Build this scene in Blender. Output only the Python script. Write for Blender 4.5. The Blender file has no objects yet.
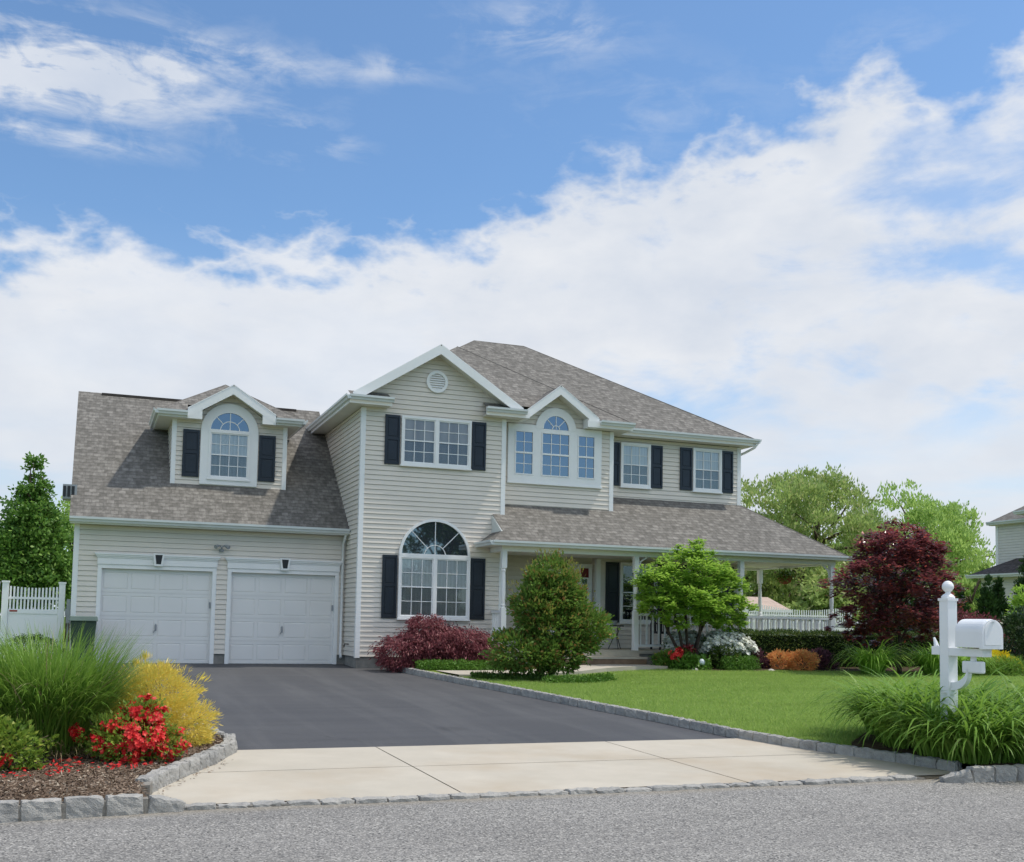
import bpy, bmesh, math, random
import numpy as np
from mathutils import Vector, Matrix

random.seed(7)
RNG = np.random.default_rng(11)
S = bpy.context.scene
COL = S.collection
R = math.radians

# ---------------------------------------------------------------- camera
cam_d = bpy.data.cameras.new("camera")
cam = bpy.data.objects.new("camera", cam_d)
COL.objects.link(cam)
S.camera = cam
PITCH, ROLL, YAW = 0.0722, 0.0181, 0.3645
CAM = Vector((0.350, -26.528, 1.061))
fw = Vector((math.sin(YAW) * math.cos(PITCH), math.cos(YAW) * math.cos(PITCH), math.sin(PITCH)))
rt0 = Vector((math.cos(YAW), -math.sin(YAW), 0))
up0 = rt0.cross(fw)
rt = math.cos(ROLL) * rt0 + math.sin(ROLL) * up0
up = math.cos(ROLL) * up0 - math.sin(ROLL) * rt0
m = Matrix((rt, up, -fw)).transposed().to_4x4()
m.translation = CAM
cam.matrix_world = m
cam_d.sensor_width = 36
cam_d.lens = 36 * 1105.4 / 1024
cam_d.shift_y = (543.3 - 431) / 1024
cam_d.clip_start = 0.1
cam_d.clip_end = 3000

# ---------------------------------------------------------------- node helpers
class NT:
    def __init__(s, tree):
        s.t = tree
    def n(s, typ, **kw):
        nd = s.t.nodes.new(typ)
        for k, v in kw.items():
            setattr(nd, k, v)
        return nd
    def put(s, sock, v):
        if v is None:
            return
        if isinstance(v, bpy.types.NodeSocket):
            s.t.links.new(v, sock)
        else:
            if sock.type == 'RGBA' and not isinstance(v, (int, float)) and len(v) == 3:
                v = (*v, 1)
            sock.default_value = v
    def m(s, op, a, b=None, c=None, clamp=False):
        nd = s.n('ShaderNodeMath', operation=op, use_clamp=clamp)
        s.put(nd.inputs[0], a); s.put(nd.inputs[1], b); s.put(nd.inputs[2], c)
        return nd.outputs[0]
    def vm(s, op, a, b=None):
        nd = s.n('ShaderNodeVectorMath', operation=op)
        s.put(nd.inputs[0], a); s.put(nd.inputs[1], b)
        return nd.outputs['Value'] if op in ('DOT_PRODUCT', 'LENGTH') else nd.outputs[0]
    def noise(s, vec, scale, detail=4, rough=0.55, dist=0.0):
        nd = s.n('ShaderNodeTexNoise')
        s.put(nd.inputs['Vector'], vec)
        nd.inputs['Scale'].default_value = scale
        nd.inputs['Detail'].default_value = detail
        nd.inputs['Roughness'].default_value = rough
        nd.inputs['Distortion'].default_value = dist
        return nd.outputs['Fac']
    def mix(s, f, a, b, typ='MIX'):
        nd = s.n('ShaderNodeMix', data_type='RGBA', blend_type=typ)
        s.put(nd.inputs['Factor'], f); s.put(nd.inputs['A'], a) if False else None
        s.put(nd.inputs[6], a); s.put(nd.inputs[7], b)
        return nd.outputs[2]
    def mr(s, v, a, b, c=0.0, d=1.0, smooth=False):
        nd = s.n('ShaderNodeMapRange', clamp=True)
        if smooth:
            nd.interpolation_type = 'SMOOTHSTEP'
        s.put(nd.inputs[0], v)
        for i, q in enumerate((a, b, c, d)):
            nd.inputs[i + 1].default_value = q
        return nd.outputs[0]

def new_mat(name):
    mt = bpy.data.materials.new(name)
    mt.use_nodes = True
    mt.node_tree.nodes.clear()
    t = NT(mt.node_tree)
    out = t.n('ShaderNodeOutputMaterial')
    return mt, t, out

def principled(t, out, col, rough=0.6, spec=0.4, bump=None, bstr=0.3, bdist=0.01):
    p = t.n('ShaderNodeBsdfPrincipled')
    t.put(p.inputs['Base Color'], col)
    t.put(p.inputs['Roughness'], rough)
    p.inputs['Specular IOR Level'].default_value = spec
    if bump is not None:
        b = t.n('ShaderNodeBump')
        b.inputs['Strength'].default_value = bstr
        b.inputs['Distance'].default_value = bdist
        t.put(b.inputs['Height'], bump)
        t.t.links.new(b.outputs[0], p.inputs['Normal'])
    t.t.links.new(p.outputs[0], out.inputs[0])
    return p

def geo_pos(t):
    return t.n('ShaderNodeNewGeometry').outputs['Position']

def plain(name, col, rough=0.6, spec=0.4, var=0.12, nscale=3.0, bump=0.0, bscale=40):
    mt, t, out = new_mat(name)
    pos = geo_pos(t)
    f = t.noise(pos, nscale, 5)
    dark = tuple(c * (1 - var) for c in col); lite = tuple(min(1, c * (1 + var)) for c in col)
    c = t.mix(t.mr(f, 0.3, 0.7), dark, lite)
    b = t.noise(pos, bscale, 3) if bump > 0 else None
    principled(t, out, c, rough, spec, b, bump, 0.01)
    return mt

def leafmat(name, c1, c2, c3=None, trans=0.35, rough=0.5, big=1.2, gloss=0.25, stretch=(1, 1, 1), k=1.22):
    """leaf: colour varies per leaf (per island) and gently by clump"""
    c1, c2, c3 = (None if q is None else tuple(min(.9, v * k) for v in q) for q in (c1, c2, c3))
    mt, t, out = new_mat(name)
    g = t.n('ShaderNodeNewGeometry')
    rnd = g.outputs['Random Per Island']
    clump = t.noise(t.vm('MULTIPLY', g.outputs['Position'], stretch), big, 3)
    f = t.m('ADD', t.m('MULTIPLY', rnd, 0.65), t.mr(clump, 0.3, 0.7, -0.15, 0.5), clamp=True)
    c = t.mix(f, c1, c2)
    if c3 is not None:
        c = t.mix(t.mr(rnd, 0.86, 0.9), c, c3)
    p = t.n('ShaderNodeBsdfPrincipled')
    t.put(p.inputs['Base Color'], c)
    p.inputs['Roughness'].default_value = rough
    p.inputs['Specular IOR Level'].default_value = gloss
    tr = t.n('ShaderNodeBsdfTranslucent')
    t.put(tr.inputs[0], t.mix(0.5, c, tuple(min(1, q * 1.6) for q in c2)))
    mx = t.n('ShaderNodeMixShader'); mx.inputs[0].default_value = trans
    t.t.links.new(p.outputs[0], mx.inputs[1]); t.t.links.new(tr.outputs[0], mx.inputs[2])
    t.t.links.new(mx.outputs[0], out.inputs[0])
    return mt

M = {}
M['siding'] = plain('vinyl_siding', (0.74, 0.682, 0.605), 0.55, 0.3, 0.04, 1.5)
M['siding_far'] = plain('pale_siding', (0.66, 0.64, 0.58), 0.6, 0.3, 0.04)
M['trim'] = plain('white_trim', (0.85, 0.85, 0.84), 0.4, 0.4, 0.03, 2)
M['gutter'] = plain('gutter_metal', (0.62, 0.655, 0.645), 0.35, 0.5, 0.06, 2)
M['soffit'] = plain('soffit_vinyl', (0.70, 0.68, 0.62), 0.6, 0.3, 0.03)
M['shutter'] = plain('shutter_navy', (0.012, 0.016, 0.026), 0.35, 0.5, 0.2, 4)
M['gdoor'] = plain('garage_door_paint', (0.79, 0.775, 0.755), 0.45, 0.4, 0.03, 1.2)
M['found'] = plain('foundation_block', (0.26, 0.25, 0.23), 0.9, 0.2, 0.2, 6, 0.4, 50)
M['black'] = plain('black_metal', (0.015, 0.015, 0.017), 0.4, 0.5, 0.1)
M['grey'] = plain('grey_metal', (0.30, 0.32, 0.34), 0.4, 0.5, 0.1)
M['wood'] = plain('bark', (0.13, 0.095, 0.07), 0.9, 0.2, 0.35, 9, 0.6, 35)
M['darkwood'] = plain('dark_bark', (0.075, 0.055, 0.045), 0.9, 0.2, 0.35, 9, 0.6, 35)
M['step'] = plain('step_stone', (0.46, 0.42, 0.34), 0.8, 0.25, 0.12, 4, 0.2, 60)
M['brown'] = plain('brown_riser', (0.22, 0.15, 0.10), 0.8, 0.25, 0.2, 6)
M['binm'] = plain('green_bin_plastic', (0.035, 0.06, 0.045), 0.5, 0.4, 0.15)
M['mail'] = plain('mailbox_vinyl', (0.83, 0.84, 0.85), 0.32, 0.5, 0.02, 4)
M['fence'] = plain('white_vinyl', (0.86, 0.865, 0.87), 0.4, 0.4, 0.03, 2)
M['red'] = plain('dark_red_paint', (0.16, 0.012, 0.018), 0.4, 0.5, 0.2)
M['sign'] = plain('sign_red', (0.35, 0.06, 0.04), 0.5, 0.3, 0.2)
M['shedroof'] = plain('pink_shingle', (0.46, 0.36, 0.30), 0.9, 0.2, 0.15, 5)
M['stone'] = plain('pale_stone', (0.5, 0.47, 0.42), 0.8, 0.2, 0.2, 12, 0.4, 60)
M['terracotta'] = plain('coco_basket', (0.20, 0.07, 0.035), 0.9, 0.2, 0.3, 20, 0.6, 80)

def mat_glass():
    mt, t, out = new_mat('window_glass')
    tr = t.n('ShaderNodeBsdfTransparent'); tr.inputs[0].default_value = (0.93, 0.95, 0.95, 1)
    gl = t.n('ShaderNodeBsdfGlossy'); gl.inputs['Roughness'].default_value = 0.02
    gl.inputs[0].default_value = (0.9, 0.95, 1, 1)
    fr = t.n('ShaderNodeFresnel'); fr.inputs[0].default_value = 1.5
    pos = geo_pos(t)
    bp = t.n('ShaderNodeBump'); bp.inputs['Strength'].default_value = 0.015; bp.inputs['Distance'].default_value = 0.02
    t.put(bp.inputs['Height'], t.noise(pos, 1.5, 2)); t.t.links.new(bp.outputs[0], gl.inputs['Normal'])
    mx = t.n('ShaderNodeMixShader')
    t.put(mx.inputs[0], t.m('ADD', t.m('MULTIPLY', fr.outputs[0], 1.2), 0.05, clamp=True))
    t.t.links.new(tr.outputs[0], mx.inputs[1]); t.t.links.new(gl.outputs[0], mx.inputs[2])
    t.t.links.new(mx.outputs[0], out.inputs[0])
    return mt
M['glass'] = mat_glass()
def mat_glass_blue():
    mt, t, out = new_mat('reflective_glass')
    gl = t.n('ShaderNodeBsdfGlossy'); gl.inputs['Roughness'].default_value = 0.02
    gl.inputs[0].default_value = (0.62, 0.67, 0.74, 1)
    df = t.n('ShaderNodeBsdfDiffuse'); df.inputs[0].default_value = (0.04, 0.048, 0.062, 1)
    mx = t.n('ShaderNodeMixShader'); mx.inputs[0].default_value = 0.36
    pos = geo_pos(t)
    bp = t.n('ShaderNodeBump'); bp.inputs['Strength'].default_value = 0.015; bp.inputs['Distance'].default_value = 0.02
    t.put(bp.inputs['Height'], t.noise(pos, 1.2, 2)); t.t.links.new(bp.outputs[0], gl.inputs['Normal'])
    t.t.links.new(df.outputs[0], mx.inputs[1]); t.t.links.new(gl.outputs[0], mx.inputs[2])
    t.t.links.new(mx.outputs[0], out.inputs[0])
    return mt
M['blueglass'] = mat_glass_blue()
def mat_screen():
    mt, t, out = new_mat('insect_screen')
    tr = t.n('ShaderNodeBsdfTransparent')
    df = t.n('ShaderNodeBsdfDiffuse'); df.inputs[0].default_value = (0.10, 0.105, 0.11, 1)
    mx = t.n('ShaderNodeMixShader'); mx.inputs[0].default_value = 0.34
    t.t.links.new(tr.outputs[0], mx.inputs[1]); t.t.links.new(df.outputs[0], mx.inputs[2])
    t.t.links.new(mx.outputs[0], out.inputs[0])
    return mt
M['screen'] = mat_screen()
def mat_curtain(name, c1, c2, freq):
    mt, t, out = new_mat(name)
    pos = geo_pos(t)
    sep = t.n('ShaderNodeSeparateXYZ'); t.put(sep.inputs[0], pos)
    w = t.m('ADD', t.m('MULTIPLY', t.m('SINE', t.m('MULTIPLY', sep.outputs[0], freq)), 0.5), 0.5)
    f = t.m('ADD', t.m('MULTIPLY', w, 0.5), t.m('MULTIPLY', t.noise(pos, 2.0, 3), 0.5))
    principled(t, out, t.mix(f, c1, c2), 0.8, 0.2)
    return mt
M['blind'] = mat_curtain('white_sheer', (0.70, 0.71, 0.70), (0.86, 0.87, 0.86), 70)
M['blind_warm'] = mat_curtain('warm_curtain', (0.42, 0.36, 0.33), (0.68, 0.61, 0.56), 14)
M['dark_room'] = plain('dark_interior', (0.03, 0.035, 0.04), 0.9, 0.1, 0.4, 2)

def mat_shingle(name, c_lo, c_mid, c_hi):
    mt, t, out = new_mat(name)
    uv = t.n('ShaderNodeUVMap').outputs[0]
    br = t.n('ShaderNodeTexBrick')
    br.offset = 0.42; br.offset_frequency = 2; br.squash = 1.0
    t.put(br.inputs['Vector'], uv)
    br.inputs['Scale'].default_value = 1.0
    br.inputs['Brick Width'].default_value = 0.16
    br.inputs['Row Height'].default_value = 0.14
    br.inputs['Mortar Size'].default_value = 0.006
    br.inputs['Mortar Smooth'].default_value = 0.3
    br.inputs['Bias'].default_value = 0.0
    br.inputs['Color1'].default_value = (0, 0, 0, 1); br.inputs['Color2'].default_value = (1, 1, 1, 1)
    rnd = t.m('ADD', br.outputs['Color'], 0.0)
    # irregular laminated tabs: stretched noise breaks up the regular grid
    st = t.vm('MULTIPLY', uv, (9.5, 7.14, 1))
    n1 = t.noise(st, 1.0, 2, 0.6)
    n2 = t.noise(uv, 0.45, 4, 0.6)
    f = t.m('ADD', t.m('MULTIPLY', rnd, 0.45), t.m('MULTIPLY', t.mr(n1, 0.3, 0.7), 0.55))
    c = t.mix(t.mr(f, 0.15, 0.6), c_lo, c_mid)
    c = t.mix(t.mr(f, 0.55, 0.95), c, c_hi)
    c = t.mix(t.mr(n2, 0.4, 0.7, 0.0, 0.2), c, tuple(q * 0.72 for q in c_mid))
    sep = t.n('ShaderNodeSeparateXYZ'); t.put(sep.inputs[0], uv)
    row = t.m('FRACT', t.m('DIVIDE', sep.outputs[1], 0.14))
    gap = t.mr(row, 0.80, 0.97)
    c = t.mix(t.m('MULTIPLY', gap, 0.45), c, (0.05, 0.047, 0.045))
    gr = t.noise(geo_pos(t), 90, 2)
    hgt = t.m('ADD', t.m('MULTIPLY', t.m('SUBTRACT', 1.0, row), 1.0), t.m('ADD', t.m('MULTIPLY', rnd, 0.5), t.m('MULTIPLY', gr, 0.2)))
    principled(t, out, c, 0.9, 0.2, hgt, 0.5, 0.012)
    return mt
M['shingle'] = mat_shingle('asphalt_shingles', (0.118, 0.111, 0.100), (0.192, 0.181, 0.164), (0.277, 0.261, 0.238))
M['shingle_dark'] = mat_shingle('dark_shingles', (0.06, 0.05, 0.048), (0.10, 0.085, 0.08), (0.15, 0.13, 0.125))

def mat_asphalt():
    mt, t, out = new_mat('sealed_asphalt')
    pos = geo_pos(t)
    n1 = t.noise(pos, 0.35, 5); n2 = t.noise(pos, 60, 3); n3 = t.noise(t.vm('MULTIPLY', pos, (0.25, 3.0, 1)), 1.2, 4)
    f = t.m('ADD', t.m('MULTIPLY', n1, 0.5), t.m('MULTIPLY', n3, 0.5))
    c = t.mix(t.mr(f, 0.3, 0.7), (0.064, 0.065, 0.070), (0.090, 0.091, 0.096))
    c = t.mix(t.mr(n2, 0.55, 0.8, 0, 0.3), c, (0.15, 0.15, 0.16))
    # old oil spot
    sep = t.n('ShaderNodeSeparateXYZ'); t.put(sep.inputs[0], pos)
    dx = t.m('DIVIDE', t.m('SUBTRACT', sep.outputs[0], 5.0), 0.28); dy = t.m('DIVIDE', t.m('SUBTRACT', sep.outputs[1], -12.15), 0.30)
    d = t.m('SQRT', t.m('ADD', t.m('MULTIPLY', dx, dx), t.m('MULTIPLY', dy, dy)))
    d = t.m('ADD', d, t.m('MULTIPLY', t.noise(pos, 6, 3), 0.6))
    c = t.mix(t.mr(d, 0.75, 1.25, 0.4, 0), c, (0.02, 0.02, 0.022))
    n4 = t.noise(t.vm('MULTIPLY', pos, (2.2, 0.16, 1)), 1.0, 4, .6)      # tyre paths
    c = t.mix(t.mr(n4, .48, .66, 0, .40), c, (.125, .125, .127))
    fine = t.noise(pos, 200, 2)
    c = t.mix(t.mr(fine, .6, .75, 0, .45), c, (.16, .16, .16)); c = t.mix(t.mr(fine, .25, .4, .4, 0), c, (.03, .03, .03))
    vc = t.n('ShaderNodeTexVoronoi'); vc.feature = 'DISTANCE_TO_EDGE'; vc.inputs['Scale'].default_value = .32
    wob = t.n('ShaderNodeTexNoise'); wob.inputs['Scale'].default_value = 1.3; wob.inputs['Detail'].default_value = 5; t.put(wob.inputs['Vector'], pos)
    t.put(vc.inputs['Vector'], t.vm('ADD', pos, t.vm('MULTIPLY', wob.outputs['Color'], (1.6, 1.6, 0))))
    crack = t.m('MULTIPLY', t.mr(vc.outputs['Distance'], .0015, .004, 1, 0), t.mr(t.noise(pos, .4, 2), .5, .6))
    c = t.mix(t.m('MULTIPLY', crack, .6), c, (.025, .025, .026))
    principled(t, out, c, t.mr(n1, 0.3, 0.7, 0.6, 0.8), 0.25, t.m('ADD', n2, fine), 0.5, 0.006)
    return mt
M['asphalt'] = mat_asphalt()
def mat_road():
    mt, t, out = new_mat('worn_road_aggregate')
    pos = geo_pos(t)
    v = t.n('ShaderNodeTexVoronoi'); t.put(v.inputs['Vector'], pos); v.inputs['Scale'].default_value = 82
    sep = t.n('ShaderNodeSeparateColor'); t.t.links.new(v.outputs['Color'], sep.inputs[0])
    n1 = t.noise(pos, 0.6, 5); n2 = t.noise(pos, 25, 4, 0.7)
    c = t.mix(t.mr(n1, 0.3, 0.7), (0.205, 0.196, 0.182), (0.26, 0.249, 0.232))
    c = t.mix(t.mr(sep.outputs[0], 0.62, 0.92, 0, 1), c, (0.46, 0.44, 0.405))
    c = t.mix(t.mr(sep.outputs[1], 0.68, 0.92, 0, 1), c, (0.075, 0.073, 0.07))
    c = t.mix(t.mr(n2, 0.52, 0.72, 0, 0.5), c, (0.10, 0.10, 0.10))
    sp = t.n('ShaderNodeSeparateXYZ'); t.put(sp.inputs[0], pos)
    nw = t.noise(t.vm('MULTIPLY', pos, (.12, 1.6, 1)), 1.0, 4, .6)
    c = t.mix(t.mr(nw, .5, .66, 0, .25), c, (.13, .125, .12))
    edge = t.m('ADD', sp.outputs[1], t.m('MULTIPLY', t.noise(pos, 2.5, 4), .25))
    c = t.mix(t.mr(edge, -17.28, -17.08, 0, .55), c, (.27, .235, .18))
    principled(t, out, c, 0.85, 0.3, t.m('ADD', v.outputs['Distance'], n2), 0.4, 0.008)
    return mt
M['road'] = mat_road()
def mat_concrete(name, c1, c2, stain=(0.36, 0.27, 0.17)):
    mt, t, out = new_mat(name)
    pos = geo_pos(t)
    n1 = t.noise(pos, 1.1, 6, 0.6); n2 = t.noise(pos, 120, 2); n3 = t.noise(t.vm('ADD', pos, (7, 3, 0)), 0.55, 4)
    c = t.mix(t.mr(n1, 0.3, 0.7), c1, c2)
    c = t.mix(t.mr(n3, 0.50, 0.70, 0, 0.45), c, stain)
    c = t.mix(t.mr(n2, 0.55, 0.8, 0, 0.25), c, (0.26, 0.24, 0.21))
    principled(t, out, c, 0.85, 0.25, t.m('ADD', n2, n1), 0.25, 0.004)
    return mt
M['concrete'] = mat_concrete('driveway_concrete', (0.445, 0.405, 0.335), (0.525, 0.478, 0.40))
M['walk'] = mat_concrete('walk_concrete', (0.42, 0.38, 0.32), (0.50, 0.46, 0.39))
M['joint'] = plain('joint_dirt', (0.17, 0.14, 0.10), 0.95, 0.1, 0.3, 20)
def mat_granite():
    mt, t, out = new_mat('granite')
    pos = geo_pos(t); rnd = t.n('ShaderNodeObjectInfo').outputs['Random']
    n1 = t.noise(pos, 9, 6, 0.65); n2 = t.noise(pos, 90, 3, 0.6)
    c = t.mix(t.mr(n1, 0.3, 0.7), (0.235, 0.23, 0.22), (0.43, 0.42, 0.395))
    c = t.mix(t.mr(rnd, 0, 1, 0, 0.45), c, (0.50, 0.475, 0.43))
    c = t.mix(t.mr(n2, 0.5, 0.75, 0, 0.5), c, (0.12, 0.12, 0.125))
    principled(t, out, c, 0.85, 0.25, t.m('ADD', t.m('MULTIPLY', n1, 2.0), n2), 0.7, 0.015)
    return mt
M['granite'] = mat_granite()
def mat_lawn(name, a, b, c_):
    mt, t, out = new_mat(name)
    pos = geo_pos(t)
    n1 = t.noise(pos, 0.5, 5); n2 = t.noise(pos, 14, 4, 0.7); n3 = t.noise(t.vm('MULTIPLY', pos, (0.3, 1.6, 1)), 0.9, 3)
    c = t.mix(t.mr(t.m('ADD', t.m('MULTIPLY', n1, 0.5), t.m('MULTIPLY', n3, 0.5)), 0.35, 0.65), a, b)
    c = t.mix(t.mr(n2, 0.4, 0.75, 0, 0.6), c, c_)
    principled(t, out, c, 0.9, 0.1, n2, 0.8, 0.04)
    return mt
M['lawn'] = mat_lawn('lawn', (0.14, 0.20, 0.035), (0.185, 0.25, 0.05), (0.10, 0.145, 0.026))
M['ground'] = mat_lawn('far_ground', (0.07, 0.12, 0.025), (0.10, 0.15, 0.035), (0.05, 0.085, 0.02))
def mat_mulch():
    mt, t, out = new_mat('bark_mulch')
    g = t.n('ShaderNodeNewGeometry'); pos = g.outputs['Position']
    n1 = t.noise(pos, 30, 4, 0.7); n2 = t.noise(pos, 3, 3)
    c = t.mix(t.mr(n1, 0.3, 0.7), (0.07, 0.045, 0.030), (0.20, 0.14, 0.095))
    c = t.mix(t.mr(n2, 0.4, 0.7, 0, 0.4), c, (0.26, 0.20, 0.145))
    principled(t, out, c, 0.95, 0.1, n1, 0.9, 0.03)
    return mt
M['mulch'] = mat_mulch()
M['chip'] = leafmat('mulch_chip', (0.10, 0.068, 0.048), (0.27, 0.20, 0.15), (0.42, 0.35, 0.27), k=1.0, trans=0.0, rough=0.9, gloss=0.1)
M['soil'] = plain('dark_soil', (0.075, 0.052, 0.036), 0.95, 0.1, 0.35, 12, 0.8, 30)

# foliage colours
M['blade'] = leafmat('grass_blade', (0.180, 0.272, 0.052), (0.30, 0.410, 0.105), (0.38, 0.43, 0.17), trans=0.5, big=1.0, stretch=(.35, 1.8, 1))
M['lily'] = leafmat('daylily_blade', (0.10, 0.20, 0.025), (0.21, 0.35, 0.055), (0.26, 0.36, 0.09), k=1.1, trans=0.35, rough=0.5, gloss=0.2, big=2)
M['brightened_lily'] = leafmat('brightened_daylily_blade', (0.16, 0.30, 0.035), (0.32, 0.50, 0.09), (0.36, 0.50, 0.12), trans=0.4, rough=0.5, big=2)  # daylily colour brightened to offset the maple's shade on these clumps
M['reed'] = leafmat('tall_grass_blade', (0.10, 0.21, 0.025), (0.22, 0.36, 0.06), (0.28, 0.38, 0.10), k=1.05, trans=0.3, rough=0.4, big=2)
M['straw'] = leafmat('dry_blade', (0.22, 0.17, 0.10), (0.36, 0.29, 0.18), trans=0.1)
M['gold'] = leafmat('gold_thread', (0.54, 0.40, 0.055), (0.76, 0.585, 0.14), (0.50, 0.48, 0.10), trans=0.25, big=3)
M['yellow'] = leafmat('bright_yellow', (0.55, 0.42, 0.015), (0.78, 0.62, 0.03), trans=0.25, big=3)
M['azleaf'] = leafmat('azalea_leaf', (0.07, 0.14, 0.02), (0.24, 0.34, 0.05), (0.28, 0.32, 0.06), trans=0.25, big=5)
M['redflower'] = leafmat('red_petal', (0.50, 0.012, 0.020), (0.80, 0.055, 0.050), (0.75, 0.16, 0.11), k=1.05, trans=0.25, big=5)
M['whiteflower'] = leafmat('white_petal', (0.62, 0.64, 0.52), (0.80, 0.80, 0.74), trans=0.25, big=4)
M['box'] = leafmat('boxwood_leaf', (0.03, 0.07, 0.012), (0.075, 0.14, 0.022), trans=0.2, big=3)
M['bush'] = leafmat('viburnum_leaf', (0.06, 0.12, 0.022), (0.17, 0.27, 0.05), (0.26, 0.13, 0.045), trans=0.28, big=2.2)
M['hedge'] = leafmat('yew_needle', (0.022, 0.048, 0.012), (0.085, 0.135, 0.026), (0.19, 0.23, 0.05), trans=0.15, big=3)
M['lime'] = leafmat('lime_maple_leaf', (0.15, 0.275, 0.04), (0.31, 0.46, 0.08), (0.31, 0.43, 0.05), trans=0.4, big=1.8)
M['laceleaf'] = leafmat('laceleaf', (0.095, 0.026, 0.034), (0.22, 0.062, 0.072), (0.30, 0.12, 0.12), trans=0.25, big=2.5)
M['purple'] = leafmat('purple_maple_leaf', (0.060, 0.022, 0.030), (0.215, 0.066, 0.076), (0.45, 0.09, 0.055), trans=0.35, rough=0.30, big=2.2, gloss=0.7)
M['heuchera'] = leafmat('purple_leaf', (0.05, 0.02, 0.032), (0.14, 0.06, 0.075), trans=0.2, big=4)
M['orange'] = leafmat('orange_leaf', (0.46, 0.175, 0.055), (0.70, 0.33, 0.13), (0.44, 0.32, 0.10), trans=0.3, big=4)
M['gcover'] = leafmat('groundcover_leaf', (0.05, 0.12, 0.016), (0.11, 0.22, 0.03), trans=0.2, big=4)
M['pear'] = leafmat('pear_leaf', (0.05, 0.125, 0.022), (0.14, 0.26, 0.045), (0.22, 0.34, 0.08), trans=0.3, big=1.0)
M['spring'] = leafmat('spring_leaf', (0.13, 0.19, 0.05), (0.27, 0.34, 0.11), (0.36, 0.34, 0.17), k=1.5, trans=0.4, big=0.7)
M['spring2'] = leafmat('fresh_leaf', (0.15, 0.24, 0.055), (0.32, 0.43, 0.13), (0.26, 0.34, 0.10), k=1.5, trans=0.4, big=0.7)
M['woods'] = leafmat('deep_green_leaf', (0.022, 0.058, 0.014), (0.06, 0.12, 0.024), (0.10, 0.17, 0.035), trans=0.25, big=0.6)
M['arb'] = leafmat('arborvitae_spray', (0.016, 0.045, 0.013), (0.045, 0.095, 0.022), trans=0.12, big=2)
M['holly'] = leafmat('holly_leaf', (0.014, 0.035, 0.012), (0.045, 0.085, 0.025), (0.12, 0.16, 0.09), trans=0.1, rough=0.3, gloss=0.5, big=3)

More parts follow.
